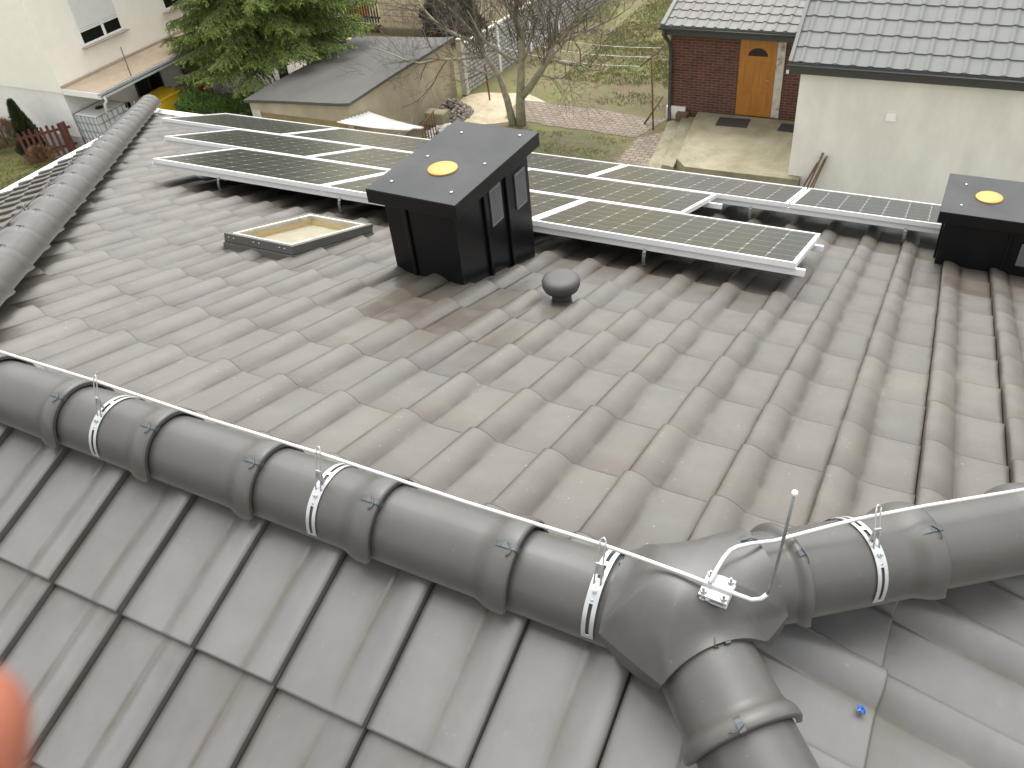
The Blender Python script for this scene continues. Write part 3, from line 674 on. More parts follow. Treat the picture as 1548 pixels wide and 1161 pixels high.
# ------------------------------------------------------------------ lightning conductor
def strap_holder(origin, direction, r, label, grp, wire_h=.215, raise_=0., near_sign=1, lean=0.):
    """perforated strap over a ridge tile with an upright fork that holds the wire"""
    d = Vector(direction).normalized(); side = d.cross(Vector((0, 0, 1))).normalized(); up = side.cross(d)
    Mx = Matrix((side, d, up)).transposed().to_4x4(); Mx.translation = Vector(origin) + Vector((0, 0, raise_))
    o = thing('wire_holder', label, 'wire holder', Mx.translation, Mx.to_3x3(), grp)
    b = MB(); hw = .0165; R1 = r + .0035
    def arc(a0, a1, y0, y1, n=16, th=.0016):
        vs = []
        for i in range(n + 1):
            a = math.radians(a0 + (a1 - a0) * i / n)
            for rr in (R1, R1 + th):
                for y in (y0, y1): vs.append((rr * math.cos(a), y, rr * math.sin(a) - .012))
        fs = []
        for i in range(n):
            k0 = 4 * i; k1 = k0 + 4
            fs += [(k0 + 2, k0 + 3, k1 + 3, k1 + 2), (k0, k1, k1 + 1, k0 + 1), (k0, k0 + 2, k1 + 2, k1), (k0 + 1, k1 + 1, k1 + 3, k0 + 3)]
        fs += [(0, 1, 3, 2), (4 * n, 4 * n + 2, 4 * n + 3, 4 * n + 1)]
        b.add(vs, fs)
    ns = near_sign
    def A(x): return x if ns > 0 else 180 - x
    arc(A(-4), A(2), -hw, hw, 3); arc(A(2), A(44), -hw, -.005); arc(A(2), A(44), .005, hw); arc(A(44), A(74), -hw, hw)
    arc(A(74), A(92), -hw, -.006, 8); arc(A(74), A(92), .006, hw, 8); arc(A(92), A(98), -hw, hw, 3); arc(A(98), A(150), -hw, -.005); arc(A(98), A(150), .005, hw); arc(A(150), A(184), -hw, hw)
    b.build('strap', 'galv', o, world=False)
    # bent hook at the tile edge
    h = MB(); a = math.radians(A(-4)); cx, cz = (R1) * math.cos(a), R1 * math.sin(a) - .012
    h.box((cx - (.012 if ns > 0 else 0), -hw, cz - .004), (cx + (0 if ns > 0 else .012), hw, cz - .001)); h.build('edge_hook', 'galv_dull', o, world=False)
    # fork
    f = MB(); a = math.radians(A(66)); bx, bz = R1 * math.cos(a), R1 * math.sin(a) - .012
    top = Vector((0, 0, wire_h)); base = Vector((bx, 0, bz))
    for sy in (-.009, .009):
        f.tube([base + Vector((0, sy, 0)), base.lerp(top, .5) + Vector((ns * .004, sy * .9, 0)), top + Vector((ns * .007, sy * .8, 0)), top + Vector((ns * .002, sy * .8, .014))], .0023, 6)
    f.tube([top + Vector((ns * .002, -.008, .014)), top + Vector((-ns * .004, 0, .018)), top + Vector((ns * .002, .008, .014))], .0023, 6)
    q = base.lerp(top, .45); f.box((q.x - .0025, -.0105, q.z - .032), (q.x + .0025, .0105, q.z + .012), bev=.001)
    f.build('wire_fork', 'galv', o, world=False)
    s = MB(); a = math.radians(A(58)); px, pz = (R1 + .002) * math.cos(a), (R1 + .002) * math.sin(a) - .012
    rot = Matrix.Rotation(PI / 2 - a, 4, 'Y')
    s.lathe([(.007, 0), (.007, .004), (.004, .005), (.004, .011), (.0005, .012)], 6, T=Tr(px, 0, pz) @ rot, smooth=False)
    s.lathe([(.004, 0), (.004, .001), (.0005, .001)], 10, T=Tr((R1 + .001) * math.cos(math.radians(A(48))), 0, (R1 + .001) * math.sin(math.radians(A(48))) - .012) @ Matrix.Rotation(PI / 2 - math.radians(A(48)), 4, 'Y'))
    s.build('screw', 'bolt', o, world=False)
    return o
GRP = 'strap holders carrying the lightning wire'
strap_holder((-1.982, 0, 0), (1, 0, 0), .121, 'white strap holder on the ridge, the leftmost of the three on the ridge', GRP, .220, .010)
strap_holder((-1.075, 0, 0), (1, 0, 0), .121, 'white strap holder on the middle of the ridge', GRP, .213, .010)
strap_holder((-.205, 0, 0), (1, 0, 0), .123, 'white strap holder on the ridge right beside the three-way cap', GRP, .206, .010)
strap_holder(hB * .505, hB, .121, 'white strap holder on the hip to the right of the three-way cap', GRP, .185, .124)

w = MB()
pts = [(-3.3, .004, .218), (-2.475, .0, .219), (-1.982, .0, .2235), (-1.5, 0, .213), (-1.063, 0, .2165), (-.6, 0, .206), (-.218, 0, .2105), (-.10, -.008, .2155), (.0, -.018, .222), (.09, -.026, .224), (.135, -.028, .222), (.165, -.026, .217), (.185, -.018, .222), (.194, -.009, .232)]
w.tube(pts, .0052, 10)
wl = w.build('conductor_wire', 'wire'); tag(wl, 'pale lightning wire along the ridge, bent upright at its right end into a rod', 'wire')
w = MB()
pts = [(.068, -.03, .236), (.072, .005, .238), (.078, .05, .236), (.086, .078, .236), (.098, .098, .232), (.125, .125, .226), (.171, .171, .205), (.25, .25, .192), (.341, .341, .176), (.492, .492, .130), (.729, .729, .047), (1.1, 1.1, -.09), (1.6, 1.6, -.262)]
w.tube(pts, .0052, 10)
wr = w.build('conductor_wire', 'wire'); tag(wr, 'pale lightning wire running down the right hip from the bolted clamp', 'wire')
q = MB(); q.tube([(.193, -.010, .231), (.197, -.005, .25), (.199, -.002, .27), (.203, .0, .33), (.209, 0, .45), (.213, 0, .565)], .0036, 8); q.build('upright_rod', 'galv_dull', wl)
# bolted cross clamp
cl = thing('wire_clamp', 'bright four-bolt cross clamp joining the wires on the three-way cap', 'clamp', (.085, -.022, .213), Matrix.Rotation(math.radians(-4), 3, 'Z') @ Matrix.Rotation(math.radians(6), 3, 'X'))
c = MB(); c.box((-.034, -.034, .000), (.034, .034, .005), bev=.0018); c.box((-.034, -.034, -.018), (.034, .034, -.013), bev=.0018); c.box((-.03, -.03, -.0085), (.03, .03, -.0055), bev=.001); c.build('plate', 'galv', cl, world=False)
c = MB(); c.tube([(-.0345, -.004, .0035), (.0345, -.004, .0035)], .0066, 10); c.tube([(-.012, -.034, -.012), (-.012, .034, -.012)], .0066, 10); c.build('wire_groove', 'galv', cl, world=False)
for sx in (-.024, .024):
    for sy in (-.024, .024):
        b = MB(); b.lathe([(.0088, .005), (.0088, .0062), (.0001, .0062)], 16, T=Tr(sx, sy, 0)); b.lathe([(.0068, .0062), (.0068, .012), (.0062, .0125), (.0001, .0125)], 6, T=Tr(sx, sy, 0), smooth=False); b.lathe([(.0038, -.024), (.0038, .022), (.003, .024), (.0001, .024)], 10, T=Tr(sx, sy, 0)); b.lathe([(.0068, -.024), (.0068, -.019), (.0001, -.019)], 6, T=Tr(sx, sy, 0), smooth=False)
        b.build('bolt', 'bolt', cl, world=False)
tg = MB(); tg.lathe([(.0062, 0), (.0062, .008), (.004, .010), (.0001, .010)], 12, T=Tr(.2135, 0, .562)); tg.build('rod_cap', 'white', wl)

# holders along the far hip with a thin wire
hipO = Vector((XL, 0, 0))
sideL = Vector((-1, -1, 0)).normalized()
w = MB(); w.tube([hipO + hD * t + sideL * .11 + Vector((0, 0, .185)) for t in [.2 + .25 * i for i in range(37)]], .0035, 6)
tag(w.build('conductor_wire', 'clip'), 'thin grey lightning wire running down the far left hip', 'wire')
hp = None
for i in range(11):
    p0 = hipO + hD * (.72 + .84 * i) + sideL * .11
    lab = 'little forked wire holder on the far left hip'
    if hp is None:
        hp = thing('hip_wire_holder', lab, 'wire holder', p0, None, 'small wire holders along the far left hip')
        q = MB(); q.box((-.02, -.02, .06), (.02, .02, .085), bev=.002); q.tube([(0, 0, .07), (0, 0, .18)], .0045, 6); q.build('stem', 'clip', hp, world=False)
        q = MB(); q.tube([(-.014, .014, .212), (-.012, .012, .185), (0, 0, .178), (.012, -.012, .185), (.014, -.014, .212)], .004, 6); q.build('fork', 'galv_dull', hp, world=False)
    else: dup(hp, p0, None, lab)

# scrap of blue film on the end slope
bs = MB(T_END @ Tr(-.038, .482, -.012)); rnd = random.Random(3)
vs = []
for j in range(5):
    for i in range(5): vs.append(((i - 2) * .0042 + rnd.uniform(-.002, .002), (j - 2) * .005 + rnd.uniform(-.003, .003), .004 + rnd.uniform(0, .012)))
bs.add(vs, [(j * 5 + i, j * 5 + i + 1, j * 5 + i + 6, j * 5 + i + 5) for j in range(4) for i in range(4)])
bs.add([(a, b, c - .003) for a, b, c in vs], [(j * 5 + i, j * 5 + i + 5, j * 5 + i + 6, j * 5 + i + 1) for j in range(4) for i in range(4)])
tag(bs.build('film_scrap', 'blue'), 'crumpled scrap of blue film lying on the near right roof slope', 'litter')

# ================================================================== surroundings
def structure(name, mb, m): return tag(mb.build(name, m), kind='structure')
def flat(poly, z, n=1):
    mb = MB(); mb.add([(x, y, z) for x, y in poly], [tuple(range(len(poly)))]); return mb
g_ = MB(); N = 60; S = 3.0; vs = []
for j in range(N + 1):
    for i in range(N + 1):
        x = -100 + i * S * 3.2 / 3 * 1.0; y = -60 + j * S * 1.1
        vs.append((x, y, G))
g_.add(vs, [(j * (N + 1) + i, j * (N + 1) + i + 1, (j + 1) * (N + 1) + i + 1, (j + 1) * (N + 1) + i) for j in range(N) for i in range(N)])
g_.add([(-900, -700, G - .03), (900, -700, G - .03), (900, 900, G - .03), (-900, 900, G - .03)], [(0, 1, 2, 3)])
structure('ground', g_, 'ground')
def blob(cx, cy, rx, ry, n=26, amp=.18, seed=1):
    r = random.Random(seed); ph = [r.uniform(0, 6.28) for _ in range(4)]
    out = []
    for i in range(n):
        a = 2 * PI * i / n; k_ = 1 + amp * sum(math.sin((q + 2) * a + ph[q]) / (q + 1.5) for q in range(4)); out.append((cx + rx * k_ * math.cos(a), cy + ry * k_ * math.sin(a)))
    return out
def strip(pts_a, pts_b, z):
    mb = MB(); n = len(pts_a); mb.add([(x, y, z) for x, y in pts_a] + [(x, y, z) for x, y in pts_b], [(i, i + 1, i + 1 + n, i + n) for i in range(n - 1)]); return mb
def wob(p, q, n, a, seed):
    r = random.Random(seed); return [(p[0] + (q[0] - p[0]) * i / n + r.uniform(-a, a), p[1] + (q[1] - p[1]) * i / n + r.uniform(-a, a)) for i in range(n + 1)]
structure('sand_patch', flat(blob(-12.15, 21.0, 1.35, 1.35, seed=4), G + .006), 'sand')
structure('path', strip(wob((-11.6, 20.25), (-7.35, 20.0), 12, .05, 1), wob((-11.9, 21.75), (-6.9, 21.35), 12, .06, 2), G + .012), 'paver')
structure('garden_path', strip(wob((-7.45, 14.5), (-7.35, 20.0), 10, .03, 3), wob((-6.15, 14.5), (-5.95, 21.4), 10, .03, 5), G + .016), 'paver')
structure('soil_bed', flat(blob(-9.2, 18.3, 1.9, 1.7, amp=.08, seed=2), G + .005), 'soil')
structure('lawn', flat([(-60, -10), (-24.2, -10), (-24.2, 13.6), (-25.4, 13.75), (-27.5, 13.4), (-60, 13.0)], G + .008), 'lawn')
structure('yard', flat([(-24.4, 14.0), (-18.6, 15.6), (-18.2, 25.6), (-24.4, 25.6)], G + .010), 'yard')
structure('sandy_verge', flat(blob(-20.3, 24.6, 2.6, 1.1, seed=9), G + .014), 'sand')

# ------------------------------------------------------------------ cream house on the left
XW, YW = -23.5, 14.8
ch = thing('cream_house', 'cream rendered neighbouring house with a beige canopy, upper left', 'house', (XW - 5, YW + 5, G))
b = MB(); b.box((XW - 13, YW, -6.47), (XW, YW + 13, .2)); b.build('wall', 'render_cream', ch)
b = MB(); b.box((XW - 13.0, YW + .03, -7.85), (XW - .03, YW + 12.97, -6.47)); b.box((XW - 13, YW + .012, -6.5), (XW - .012, YW + 12.98, -6.4705)); b.build('lower_wall', 'plinth', ch)
b = MB(); b.box((XW - 13.0, YW - .0, G - .1), (XW - .0, YW + 13, -7.852)); b.build('plinth', 'shade_wall', ch)
b = MB(); zr = .2
b.add([(XW - 13.6, YW - .6, zr), (XW + .6, YW - .6, zr), (XW + .6, YW + 13.6, zr), (XW - 13.6, YW + 13.6, zr), (XW - 6.5, YW - .6, 3.6), (XW - 6.5, YW + 13.6, 3.6)], [(0, 1, 4), (1, 2, 5, 4), (2, 3, 5), (3, 0, 4, 5), (0, 3, 2, 1)])
b.build('roof', 'metal_roof_brown', ch)
def shutter_window(y0, y1, z0, z1, gap, name):
    X = XW
    f = MB()
    # frame in a shallow reveal: built proud of a dark pocket
    f.box((X - .01, y0, z0), (X + .014, y1, z0 + .06)); f.box((X - .01, y0, z0 + .06), (X + .02, y0 + .055, z1)); f.box((X - .01, y1 - .055, z0 + .06), (X + .02, y1, z1)); ym = (y0 + y1) / 2 + .10
    f.box((X - .01, ym - .05, z0 + .06), (X + .012, ym + .05, z0 + gap + .1))
    wo = f.build('window', 'white', ch)
    p = MB(); p.box((X + .002, y0 + .055, z0 + .06), (X + .006, ym - .05, z0 + gap + .1)); p.box((X + .002, ym + .05, z0 + .06), (X + .006, y1 - .055, z0 + gap + .1)); p.build('pane', 'glass_dark', wo)
    s = MB(); n = int((z1 - z0 - gap) / .052)
    for i in range(n):
        za = z0 + gap + i * .052; s.box((X + .012, y0 + .05, za), (X + .028, y1 - .05, za + .046), bev=.006)
    s.build('roller_shutter', 'shutter', wo)
    s = MB(); s.box((X + .002, y0 - .09, z0 - .045), (X + .17, y1 + .10, z0 - .012), bev=.006); s.build('sill', 'sill', wo)
    s = MB(); s.box((X, y0 - .02, z1 + .001), (X + .04, y1 + .02, z1 + .17), bev=.005); s.build('shutter_box', 'white', wo)
shutter_window(16.12, 17.72, -5.55, -4.1, .38, 'a')
shutter_window(19.55, 21.1, -5.56, -4.1, 1.2, 'b')
# canopy
y0, y1 = YW + .05, YW + 7.5; XO = -21.92
b = MB(); b.box((XW + .001, y0, -6.50), (XO, y1, -6.335)); b.build('canopy', 'canopy', ch)
b = MB(); b.box((XW + .001, y0 - .015, -6.334), (XW + .10, y1, -6.27)); b.build('canopy_upstand', 'upstand', ch)
b = MB(); b.box((XW + .001, y0 - .03, -6.52), (XO + .0, y0 - .001, -6.35)); b.box((XO + .001, y0 - .03, -6.53), (XO + .03, y1, -6.36)); b.build('canopy_fascia', 'white', ch)
half_gutter((XO + .10, y0 - .1, -6.36), (XO + .10, y1, -6.36), .075, 'gutter', 'gutter_teal', ch)
b = MB(); b.tube([(XO + .09, y0 + .05, -6.44), (XO + .07, y0 + .09, -6.6), (XO - .1, y0 + .12, -6.72), (XO - .16, y0 + .12, -7.0)], .038, 10); b.build('drain_pipe', 'white', ch)
for yy, top in ((16.2, -5.5), (18.12, -5.45)):
    b = MB(); b.tube([(XO - .09, yy, -6.34), (XO - .10, yy + .02, top)], .014, 6); b.build('canopy_post', 'rust', ch)
for yy in (17.35, 19.4):
    b = MB(); b.box((XW - .001, yy, -7.7), (XW + .018, yy + 1.15, -6.62), bev=.004); wo = b.build('basement_window', 'winframe', ch)
    b = MB(); b.box((XW + .016, yy + .06, -7.64), (XW + .022, yy + .55, -6.68)); b.box((XW + .016, yy + .6, -7.64), (XW + .022, yy + 1.09, -6.68)); b.build('pane', 'glass_dark', wo)
    b = MB(); b.box((XW, yy - .1, -7.80), (XW + .16, yy + 1.3, -7.72)); b.build('sill', 'black', wo)
b = MB(); b.box((XW + .001, 16.55, -8.2), (XW + .07, 16.9, -7.55), bev=.01); b.build('meter_box', 'black', ch)

# caged water tank
tk = thing('water_tank', 'white plastic water tank in a steel cage under the canopy corner', 'tank', (-22.95, 15.4, G), Matrix.Rotation(0, 3, 'Z'))
def B_(lo, hi, bev=0): return MB(Tr(-22.95, 15.4, G)).box(lo, hi, bev=bev)
b = B_((-.49, -.58, .15), (.49, .58, 1.19), .06); b.build('tank_body', 'ibc_skin', tk)
b = MB(Tr(-22.95, 15.4, G)); b.lathe([(.12, 1.185), (.12, 1.22), (.1, 1.235), (.001, 1.236)], 20); b.build('tank_lid', 'black', tk)
b = MB(Tr(-22.95, 15.4, G))
for z in (.2, .45, .7, .95, 1.17): b.tube([(-.515, -.605, z), (.515, -.605, z), (.515, .605, z), (-.515, .605, z), (-.515, -.605, z)], .011, 6, smooth=False)
for i in range(7):
    y = -.6 + 1.2 * i / 6; 
    for x in (-.52, .52): b.tube([(x, y, .14), (x, y, 1.18)], .010, 6)
for i in range(1, 6):
    x = -.515 + 1.03 * i / 6
    for y in (-.61, .61): b.tube([(x, y, .14), (x, y, 1.18)], .010, 6)
b.build('cage', 'cage', tk)
b = MB(Tr(-22.95, 15.4, G))
for y in (-.5, -.05, .4): b.box((-.5, y, 0), (.5, y + .1, .12))
b.box((-.52, -.6, .1205), (.52, .6, .145)); b.build('pallet', 'rust', tk)

# red-brown picket fence
pf = thing('picket_fence', 'short red-brown picket fence beside the caged water tank', 'fence', (-24.1, 14.2, G))
A_ = Vector((-24.55, 13.55, G)); D_ = Vector((.62, .78, 0)).normalized()
for i in range(9):
    p = A_ + D_ * (.165 * i); T = Tr(*p) @ Rz(math.atan2(D_.y, D_.x)); h = .95 + .02 * (i % 3)
    b = MB(T); b.box((-.04, -.012, .05), (.04, .012, h), bev=.004); b.lathe([(.04, -.012), (.04, .012)], 14, T=Tr(0, 0, h) @ Rx(PI / 2), smooth=False)
    b.build('picket', 'red_wood', pf)
b = MB(Tr(*A_) @ Rz(math.atan2(D_.y, D_.x)))
for z in (.25, .78): b.box((-.1, .0125, z), (1.45, .05, z + .07))
b.build('fence_rail', 'red_wood', pf)
pc = MB(); pc.box((-23.72, 14.42, G), (-23.6, 14.54, G + 1.05), bev=.01)
pc.build('fence_post', 'red_wood', pf)

# ------------------------------------------------------------------ foliage
def leaf(mb_v, mb_f, tone, p, d, l, w, r, t):
    n = Vector((r.uniform(-1, 1), r.uniform(-1, 1), r.uniform(-.4, 1))); s = d.cross(n)
    if s.length < 1e-4: return
    s = s.normalized() * w; o = len(mb_v)
    mb_v += [p - s * .3, p + d * l * .5 - s, p + d * l, p + d * l * .5 + s]; mb_f.append((o, o + 1, o + 2, o + 3)); tone += [t] * 4
def foliage(name, m, parent, gen):
    v, f, t = [], [], []; gen(v, f, t); mb = MB(); mb.add(v, f, False, {'tone': t}); return mb.build(name, m, parent)

def spruce(label, base, H, z_low, R, seed):
    r = random.Random(seed); base = Vector(base); o = thing('spruce_tree', label, 'tree', base)
    b = MB(); b.tube([base, base + Vector((.05, 0, H * .5)), base + Vector((0, 0, H))], [.17, .1, .015], 9); b.build('trunk', 'twig', o)
    br = MB()
    def gen(v, f, t):
        z = z_low
        while z < H - .2:
            k_ = 1 - (z - z_low * .5) / (H - z_low * .5); rad = R * (.18 + .82 * k_ ** .85) * r.uniform(.8, 1.1)
            for q in range(11):
                a = r.uniform(0, 2 * PI); L = rad * r.uniform(.72, 1.08); rise = r.uniform(-.12, .22)
                pts = []; 
                for i in range(8):
                    s = i / 7; pts.append(base + Vector((math.cos(a) * L * s, math.sin(a) * L * s, z + L * (rise * s - .32 * s * s + .16 * s ** 4))))
                br.tube(pts, [.028 * (1 - i / 8.5) + .003 for i in range(8)], 4, cap=False)
                tone = r.uniform(0, .55)
                nt_ = int(L * 15)
                for j in range(nt_):
                    s = .16 + .84 * (j / nt_) ** .9; i = min(6, int(s * 7)); p = pts[i].lerp(pts[i + 1], s * 7 - i)
                    bd = (pts[i + 1] - pts[i]).normalized(); sd = bd.cross(Vector((0, 0, 1))).normalized()
                    for sg in (-1, 1):
                        tl = (.16 + .62 * (1 - s) * L / 3 + .14) * r.uniform(.6, 1.25)
                        td = (bd * r.uniform(.5, .9) + sd * sg * r.uniform(.5, 1) + Vector((0, 0, r.uniform(-.55, -.05)))).normalized()
                        n = max(3, int(tl / .05)); tt = min(1, tone + r.uniform(-.2, .45) * (.3 + s * .7))
                        q_ = p.copy()
                        for e in range(n):
                            fr = e / n; q2 = q_ + td * (tl / n) + Vector((0, 0, -.016 * fr))
                            for g2 in range(3):
                                nd = (td + Vector((r.uniform(-.8, .8), r.uniform(-.8, .8), r.uniform(-.9, .4)))).normalized()
                                leaf(v, f, t, q_, nd, r.uniform(.07, .13), r.uniform(.009, .016), r, max(0, tt * (.5 + .5 * fr)))
                            q_ = q2
            z += r.uniform(.17, .26) * (1 if z < H * .5 else .8)
    foliage('crown', 'spruce', o, gen); br.build('branches', 'twig', o)
    return o
spruce('tall dark green spruce with drooping branches in front of the cream house', (-19.55, 20.0, G), 12.5, 1.65, 3.35, 5)

def cone_bush(name, label, cat, base, H, R, m, n, seed, lean=0., power=.8, llen=(.06, .13), lw=(.014, .026), up=.9):
    r = random.Random(seed); base = Vector(base); o = thing(name, label, cat, base)
    b = MB(); b.tube([base, base + Vector((lean * H * .4, 0, H * .75))], [.05, .015], 6); b.build('trunk', 'twig', o)
    def gen(v, f, t):
        for i in range(n):
            h = r.random() ** 1.25; rad = R * (1 - h) ** power * (.35 + .65 * min(1, h * 5 + .35)); a = r.uniform(0, 2 * PI)
            k_ = 1 + .16 * math.sin(3 * a + h * 9) + .10 * math.sin(7 * a - h * 15); q = rad * k_ * (r.uniform(.55, 1.0) ** .5)
            p = base + Vector((math.cos(a) * q + lean * h * H, math.sin(a) * q, .05 + h * H)); d_ = Vector((math.cos(a) * .6, math.sin(a) * .6, up + r.uniform(-.5, .3))).normalized()
            tn = max(0, min(1, .35 + .5 * noise.noise(p * 4.) + r.uniform(-.25, .25)))
            leaf(v, f, t, p, d_, r.uniform(*llen), r.uniform(*lw), r, tn)
    foliage('crown', m, o, gen); return o
cone_bush('conifer_shrub', 'dark green cone-shaped thuja standing before the pale house wall', 'shrub', (-24.75, 13.95, G), 1.75, .42, 'thuja', 9000, 3, lean=-.03)

def hedge(name, label, cat, lo, hi, m, n, seed, parent_loc):
    r = random.Random(seed); o = thing(name, label, cat, parent_loc); lo = Vector(lo); hi = Vector(hi)
    b = MB()
    Tq = Tr(*((lo + hi) / 2)) @ Rz(.26) @ Tr(*(-(lo + hi) / 2))
    for i in range(9): x = lo.x + (hi.x - lo.x) * (i + .5) / 9; y = (lo.y + hi.y) / 2; b.tube([(x, y, lo.z), (x + r.uniform(-.1, .1), y + r.uniform(-.1, .1), hi.z - .2)], [.025, .008], 5)
    b.build('stems', 'twig', o)
    def gen(v, f, t):
        c = (lo + hi) / 2; h = (hi - lo) / 2
        for i in range(n):
            p = Vector((r.uniform(-1, 1), r.uniform(-1, 1), r.uniform(-1, 1))); ax = r.randrange(3)
            if ax == 2: p.z = 1 - abs(r.gauss(0, .12))
            elif ax == 1: p.y = (1 - abs(r.gauss(0, .15))) * (1 if r.random() < .3 else -1)
            else: p.x = (1 - abs(r.gauss(0, .1))) * r.choice((-1, 1))
            q = Tq @ (c + Vector((p.x * h.x, p.y * h.y, p.z * h.z))); nz = noise.noise(q * 2.2); q += Vector((p.x, p.y, p.z)) * (.10 * nz + .05 * noise.noise(q * 6))
            d_ = Vector((p.x * .6 + r.uniform(-.6, .6), p.y * .6 + r.uniform(-.6, .6), .7 + r.uniform(-.5, .4))).normalized()
            leaf(v, f, t, q, d_, r.uniform(.06, .13), r.uniform(.016, .03), r, max(0, min(1, .3 + .6 * nz + r.uniform(-.2, .3))))
    foliage('crown', m, o, gen); return o
hedge('clipped_hedge', 'low bright green clipped hedge in front of the red chairs', 'hedge', (-21.45, 17.25, G), (-18.1, 18.2, G + .85), 'hedge', 15000, 4, (-20.1, 17.3, G))
cone_bush('dark_shrub', 'dark bushy evergreen behind the felt-roofed shed, left of the bare tree', 'shrub', (-16.9, 26.6, G), 2.4, 1.15, 'bush', 9000, 8, power=.55, llen=(.09, .2), lw=(.02, .045))
cone_bush('dry_shrub', 'reddish dry shrub at the far left below the pale wall', 'shrub', (-26.6, 14.3, G), .75, .75, 'dry', 5000, 18, power=.5, llen=(.08, .2), lw=(.004, .009))
cone_bush('dry_shrub', 'low dead brown shrub between the thuja and the picket fence', 'shrub', (-24.3, 13.75, G), .42, .42, 'dry', 2200, 19, power=.5, llen=(.08, .18), lw=(.004, .009))

# garden hose end on the lawn
h = MB(); h.tube([(-25.0, 11.45, G + .04), (-24.8, 11.75, G + .09), (-24.45, 11.9, G + .06), (-24.15, 11.75, G + .05), (-23.9, 11.4, G + .03)], .045, 8)
tag(h.build('drain_hose', 'white'), 'white bent hose end lying on the lawn beyond the left gutter', 'hose')

# ------------------------------------------------------------------ things under the canopy
yb = thing('storage_box', 'bright yellow box standing under the canopy beside the hedge', 'box', (-22.45, 17.35, G))
b = MB(Tr(-22.45, 17.35, G)); b.prism([(-.42, -.5), (.42, -.5), (.42, .5), (-.42, .5)], .0, .86); b.build('box_body', 'yellow_box', yb)
b = MB(Tr(-22.45, 17.35, G)); b.box((-.46, -.54, .8605), (.46, .54, .93), bev=.02); b.build('box_lid', 'yellow_box', yb)
b = MB(Tr(-22.45, 17.35, G)); b.box((.421, -.09, .3), (.45, .09, .36), bev=.008); b.build('box_handle', 'yellow', yb)

def garden_chair(label, loc, rz, z):
    T = Tr(loc[0], loc[1], G + z) @ Rz(rz); o = thing('garden_chair', label, 'chair', (loc[0], loc[1], G + z), None, 'stacked red plastic chairs')
    b = MB(T); b.box((-.24, -.22, .40), (.24, .22, .43), bev=.012); b.build('seat', 'redpl', o)
    b = MB(T); n = 8; vs = []
    for i in range(n + 1):
        a = -.9 + 1.8 * i / n
        for zz, rr in ((.43, .24), (.86, .30)): vs += [(math.sin(a) * rr, .02 + math.cos(a) * rr * .9, zz - .05 * abs(a) * (zz > .5)), (math.sin(a) * (rr + .02), .02 + math.cos(a) * (rr + .02) * .9, zz - .05 * abs(a) * (zz > .5))]
    fs = []
    for i in range(n): a = 4 * i; c = a + 4; fs += [(a, a + 2, c + 2, c), (a + 1, c + 1, c + 3, a + 3), (a + 2, a + 3, c + 3, c + 2)]
    b.add(vs, fs, True); b.build('backrest', 'redpl', o)
    for sx in (-1, 1):
        b = MB(T); b.box((sx * .27 - .025, -.22, .60), (sx * .27 + .025, .2, .625), bev=.008); b.build('armrest', 'redpl', o)
        for sy in (-1, 1): b = MB(T); b.tube([(sx * .26, sy * .22, 0), (sx * .22, sy * .19, .41)], [.02, .026], 6); b.build('leg', 'redpl', o)
    return o
for i, nm in enumerate(('bottom', 'second', 'top')): garden_chair('red plastic garden chair, %s one of the stack under the canopy' % nm, (-22.55, 19.0), -1.9, .11 * i)
tb = thing('garden_table', 'round pale garden table with dark legs under the canopy', 'table', (-22.45, 19.95, G))
b = MB(Tr(-22.45, 19.95, G)); b.lathe([(.46, .70), (.47, .715), (.46, .73), (.001, .732)], 28); b.build('tabletop', 'canopy', tb)
for q in range(4):
    a = PI / 4 + q * PI / 2; b = MB(Tr(-22.45, 19.95, G)); b.tube([(.36 * math.cos(a), .36 * math.sin(a), 0), (.27 * math.cos(a), .27 * math.sin(a), .70)], .022, 6); b.build('leg', 'tableleg', tb)
st = thing('stool', 'small white stool below the round garden table', 'stool', (-22.0, 19.75, G))
b = MB(Tr(-22.0, 19.75, G)); b.box((-.17, -.13, .36), (.17, .13, .39), bev=.008); b.build('seat', 'white', st)
for sx in (-1, 1):
    for sy in (-1, 1): b = MB(Tr(-22.0, 19.75, G)); b.tube([(sx * .15, sy * .11, 0), (sx * .14, sy * .10, .36)], .016, 6); b.build('leg', 'white', st)

# ------------------------------------------------------------------ felt-roofed shed
sh = thing('felt_roof_shed', 'low shed with a grey felt roof and stained rendered walls', 'shed', (-15.8, 18.9, G))
xa, xb, ya, yb_ = -17.6, -14.05, 16.25, 21.7
zA, zB, zC = -6.72, -6.46, -6.6          # front-left, front-right, back-right eaves
b = MB()
vs = [(xa, ya, G), (xb, ya, G), (xb, yb_, G), (xa, yb_, G), (xa, ya, zA - .02), (xb, ya, zB - .02), (xb, yb_, zC - .02), (xa, yb_, zA - .12)]
b.add(vs, [(0, 1, 5, 4), (1, 2, 6, 5), (2, 3, 7, 6), (3, 0, 4, 7)]); b.build('wall', 'shed_wall', sh)
b = MB(); b.box((xa + .35, ya - .03, G), (xb - .2, ya - .002, G + 1.28)); b.build('wall_base', 'shed_wet', sh)
b = MB(); b.box((xa + .05, ya - .035, G), (xa + .349, ya - .002, G + 1.35)); b.build('wall_pier', 'pale_stones', sh)
b = MB(); oh = .10; zt = .05
n = 10; top = []; 
for j in range(n + 1):
    for i in range(n + 1):
        u, v_ = i / n, j / n; x = xa - oh + (xb - xa + 2 * oh) * u; y = ya - oh + (yb_ - ya + 2 * oh) * v_
        z = (zA * (1 - u) + zB * u) * (1 - v_) + ((zA - .10) * (1 - u) + zC * u) * v_ + .012 * math.sin(u * 5 + v_ * 7) + (.02 if u > .94 else 0)
        top.append((x, y, z))
